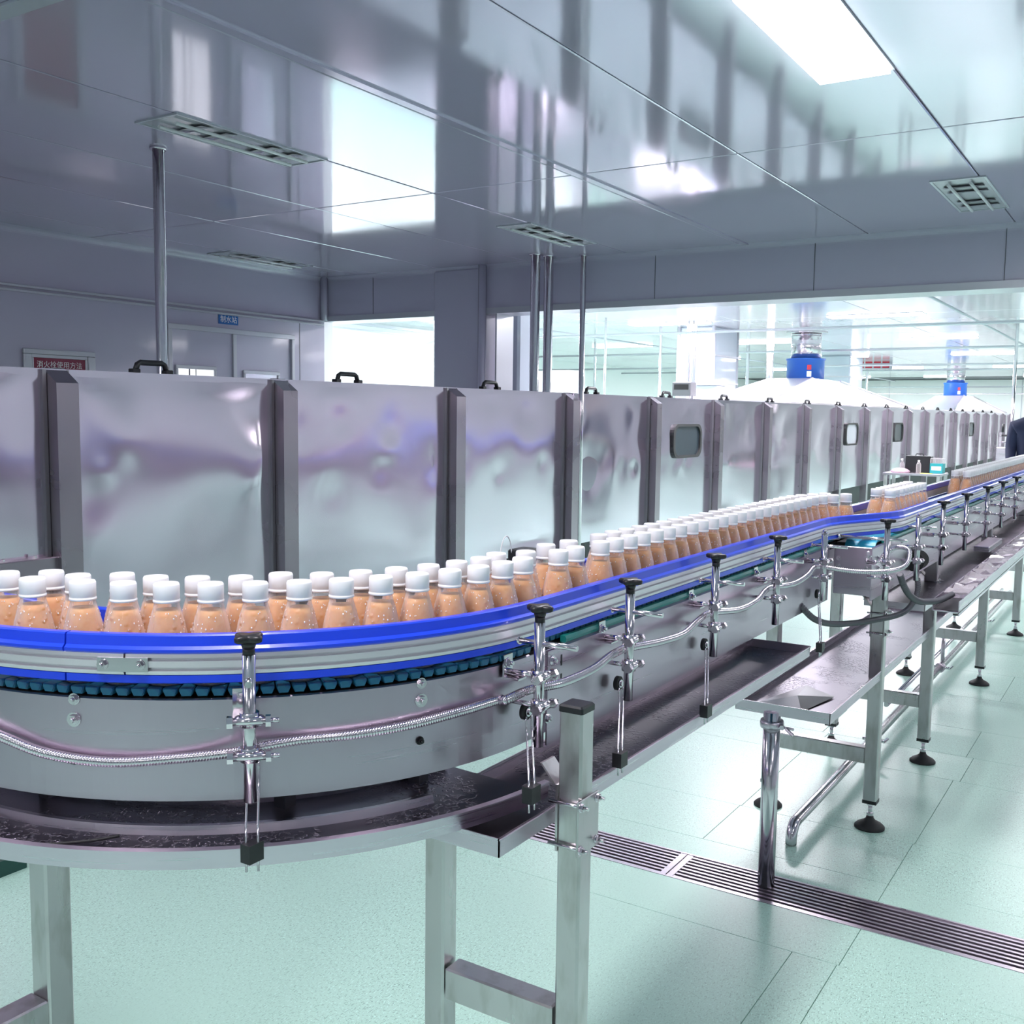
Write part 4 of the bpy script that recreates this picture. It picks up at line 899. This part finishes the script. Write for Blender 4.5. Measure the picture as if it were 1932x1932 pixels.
# motor beside the second conveyor
t = empty('drive_motor', 'black finned motor with shaft behind the post past the rail kink', 'motor', (-.755, 3.95, .93))
m = MB().cyl((0, -.05, 0), (0, .05, 0), .030, 24)
m.build('housing', black, t).location = (0, 0, 0)
for k in range(7): MB().cyl((0, -.045+k*.014, 0), (0, -.041+k*.014, 0), .035, 24).build('fin', black, t).location = (0, 0, 0)
MB().cyl((0, .0, .03), (0, .0, .055), .012, 12).build('junction_box', MATS['mid_grey'], t).location = (0, 0, 0)
# side table with clutter in front of the tunnel
TXc, TYc = -2.82, 14.4
t = empty('side_table', 'small steel table standing in front of the far tunnel panels', 'table', (TXc, TYc, 0))
MB().cbox((-.36, -.28, .70), (.36, .28, .73), .004).build('table_top', steel, t).location = (0, 0, 0)
for a in (-1, 1):
    for b in (-1, 1): MB().cbox((a*.33-.02, b*.25-.02, 0), (a*.33+.02, b*.25+.02, .70), .002).build('leg', tube_m, t).location = (0, 0, 0)
def thing(name, label, cat, dx, dy, *parts):
    e = empty(name, label, cat, (TXc+dx, TYc+dy, .7305))
    for nm, mb, m in parts: mb.build(nm, m, e).location = (0, 0, 0)
thing('tool_case', 'black open case standing on the side table', 'case', .02, .10, ('case_body', MB().cbox((-.16, -.09, 0), (.16, .09, .22), .01), black), ('case_handle', MB().tube([(-.05, 0, .22), (-.04, 0, .245), (.04, 0, .245), (.05, 0, .22)], .006, 6), rubber))
thing('teal_pack', 'teal and white carton at the right end of the side table', 'carton', .26, .05, ('carton', MB().cbox((-.08, -.09, 0), (.08, .09, .13), .004), teal), ('film_top', MB().cbox((-.08, -.09, .13), (.08, .09, .20), .01), clear), ('label', MB().box((-.06, -.092, .04), (.06, -.09, .09)), signw))
thing('spray_bottle', 'clear spray bottle on the left of the side table', 'bottle', -.18, .02, ('body', MB().lathe([(.03, 0), (.032, .01), (.032, .10), (.012, .14)], n=16), shell), ('spray_head', MB().cyl((0, 0, .14), (0, 0, .16), .013, 10).cbox((-.012, -.045, .16), (.012, .02, .18), .003), signw))
thing('water_bottle', 'small clear water bottle in the middle of the side table', 'bottle', .06, -.14, ('body', MB().lathe([(.03, 0), (.031, .01), (.031, .11), (.014, .15)], n=16), shell), ('cap', MB().cyl((0, 0, .15), (0, 0, .17), .015, 12), signw))
thing('folded_cloth', 'pinkish cloth heap on the left of the side table', 'cloth', -.17, -.13, ('cloth', MB().lathe([(.12, 0), (.125, .02), (.09, .045), (.04, .06), (0, .062)], n=14), pink))
thing('paper_sheet', 'yellow paper lying at the front of the side table', 'paper', .17, -.19, ('sheet', MB().box((-.07, -.05, 0), (.07, .05, .006)), yellow))
# machine at the far right
t = empty('packing_machine', 'small grey machine on legs at the far right behind the last bottles', 'machine', tuple(by(1912, 850, 17.5)))
t.location.z = 0
MB().cbox((-.22, -.2, .75), (.30, .2, 1.02), .01).build('cabinet', steel, t).location = (0, 0, 0)
MB().cbox((-.35, -.22, .68), (.32, .22, .72), .004).build('table_top', trimw, t).location = (0, 0, 0)
for a in (-.3, .28):
    for b in (-.18, .18): MB().box((a-.02, b-.02, 0), (a+.02, b+.02, .68)).build('leg', tube_m, t).location = (0, 0, 0)
for z in (1.1, 1.2): MB().cyl((-.2, -.1, z), (.35, -.1, z), .015, 8).build('rail', black if z > 1.15 else chrome, t).location = (0, 0, 0)
for x in (-.18, .3): MB().box((x-.015, -.115, 1.02), (x+.015, -.085, 1.25)).build('rail_post', steel, t).location = (0, 0, 0)
MB().cyl((-.15, -.1, 1.25), (-.15, -.1, 1.38), .02, 10).build('signal_light', black, t).location = (0, 0, 0)
MB().cbox((-.40, -.15, .15), (-.1, .15, .6), .02).build('gear_box', darksteel, t).location = (0, 0, 0)
# person cut off by the right edge, in dark navy work clothes
P0 = by(1953, 830, 12.6); px_, py_ = P0.x, 12.6
pe = empty('person', 'person in dark navy work clothes standing at the right edge, seen from the side', 'person', (px_, py_, 0))
def skinned(name, V, E_, Rr, m, parent, root=0, sub_=2):
    me = bpy.data.meshes.new(name); me.from_pydata(V, E_, []); me.materials.append(m); o = bpy.data.objects.new(name, me); COL.objects.link(o); o.parent = parent
    sk = o.modifiers.new('skin', 'SKIN'); 
    for i, r in enumerate(Rr): me.skin_vertices[0].data[i].radius = (r, r) if not isinstance(r, tuple) else r
    me.skin_vertices[0].data[root].use_root = True; sk.use_smooth_shade = True
    ss = o.modifiers.new('sub', 'SUBSURF'); ss.levels = sub_; ss.render_levels = sub_; return o
def dist_ensure(me):
    if not me.skin_vertices: pass
V = [(0,0,.95),(0,0,1.1),(0,0,1.28),(0,.0,1.42),(0,-.01,1.5),(0,-.02,1.58),(.10,0,.90),(.10,-.01,.50),(.10,.02,.10),(.10,-.10,.05),(-.10,0,.90),(-.10,.02,.50),(-.10,.05,.10),(-.10,-.07,.05),
     (.20,0,1.37),(.235,-.01,1.14),(.22,-.14,.97),(-.20,0,1.37),(-.235,-.01,1.14),(-.22,-.14,.97)]
E_ = [(0,1),(1,2),(2,3),(3,4),(4,5),(0,6),(6,7),(7,8),(8,9),(0,10),(10,11),(11,12),(12,13),(3,14),(14,15),(15,16),(3,17),(17,18),(18,19)]
Rr = [(.19,.15),(.19,.14),(.21,.15),(.17,.11),.055,.05,.095,.062,.045,.04,.095,.062,.045,.04,.085,.065,.05,.085,.065,.05]
body = None
try:
    me = bpy.data.meshes.new('body'); me.from_pydata(V, E_, []); me.materials.append(navy); o = bpy.data.objects.new('body', me); COL.objects.link(o); o.parent = pe
    sk = o.modifiers.new('skin', 'SKIN'); sk.use_smooth_shade = True
    for i, r in enumerate(Rr): me.skin_vertices[0].data[i].radius = r if isinstance(r, tuple) else (r, r)
    me.skin_vertices[0].data[0].use_root = True
    ss = o.modifiers.new('sub', 'SUBSURF'); ss.levels = 2; ss.render_levels = 2
except Exception as ex: print('SKIN', ex)
hd = MB().lathe([(0, 0), (.045, .008), (.068, .05), (.078, .11), (.080, .15), (.068, .20), (.04, .228), (0, .236)], (0, -.02, 1.52), 20)
hd.cyl((0, -.10, 1.60), (0, -.118, 1.615), .016, 8, .010).build('head', skin, pe).location = (0, 0, 0)
MB().lathe([(.084, .13), (.086, .17), (.075, .215), (.045, .243), (0, .25)], (0, -.012, 1.52), 20).build('cap', navy, pe).location = (0, 0, 0)
for s_ in (-1, 1):
    MB().cyl((s_*.03, -.094, 1.655), (s_*.03, -.099, 1.655), .008, 8).build('eye', signw, pe).location = (0, 0, 0)
    MB().lathe([(.0, -.02), (.014, 0), (0, .02)], (s_*.082, -.015, 1.64), 8).build('ear', skin, pe).location = (0, 0, 0)
    MB().cyl((-.022 if s_ < 0 else 0, -.093, 1.575), (0 if s_ < 0 else .022, -.093, 1.575), .005, 6).build('mouth', maroon, pe).location = (0, 0, 0)
    # hand: palm, four fingers and thumb grown as one skinned mesh
    h = Vector((s_*.22, -.14, .95)); d = Vector((0, -.55, -.8)).normalized(); sd = Vector((1, 0, 0))
    V = [h, h+d*.05, h+d*.085]; E_ = [(0, 1), (1, 2)]; Rr = [.03, .034, .03]
    m = MB()
    for k in range(4):
        q = h+d*.085+sd*(k-1.5)*.019; L_ = (.062, .070, .066, .052)[k]
        m.tube([q-d*.02, q+d*L_*.5, q+d*L_*.85+Vector((0, .012, -.004))], .0085, 6)
    q = h+d*.03-sd*s_*.035; m.tube([q, q+d*.03-sd*s_*.016, q+d*.055-sd*s_*.012], .010, 6)
    m.tube([h-d*.03, h, h+d*.05, h+d*.085], .03, 8, rf=lambda i: (.024, .028, .038, .034)[i]).build('hand', skin, pe).location = (0, 0, 0)
MB().cbox((-.16, -.14, 0), (-.05, .12, .07), .02).build('shoe', black, pe).location = (0, 0, 0); MB().cbox((.05, -.17, 0), (.16, .09, .07), .02).build('shoe', black, pe).location = (0, 0, 0)
p = bz(30, 1645, 0)
t = empty('low_platform', 'dark green edged low platform on the floor at the left edge', 'platform', (p.x, p.y, 0))
MB().cbox((-.5, -.6, 0), (0, .04, .055), .004).build('base', darkgreen, t).location = (0, 0, 0)
MB().cbox((-.49, -.59, .055), (-.01, .03, .062), .002).build('top_plate', rubber, t).location = (0, 0, 0)
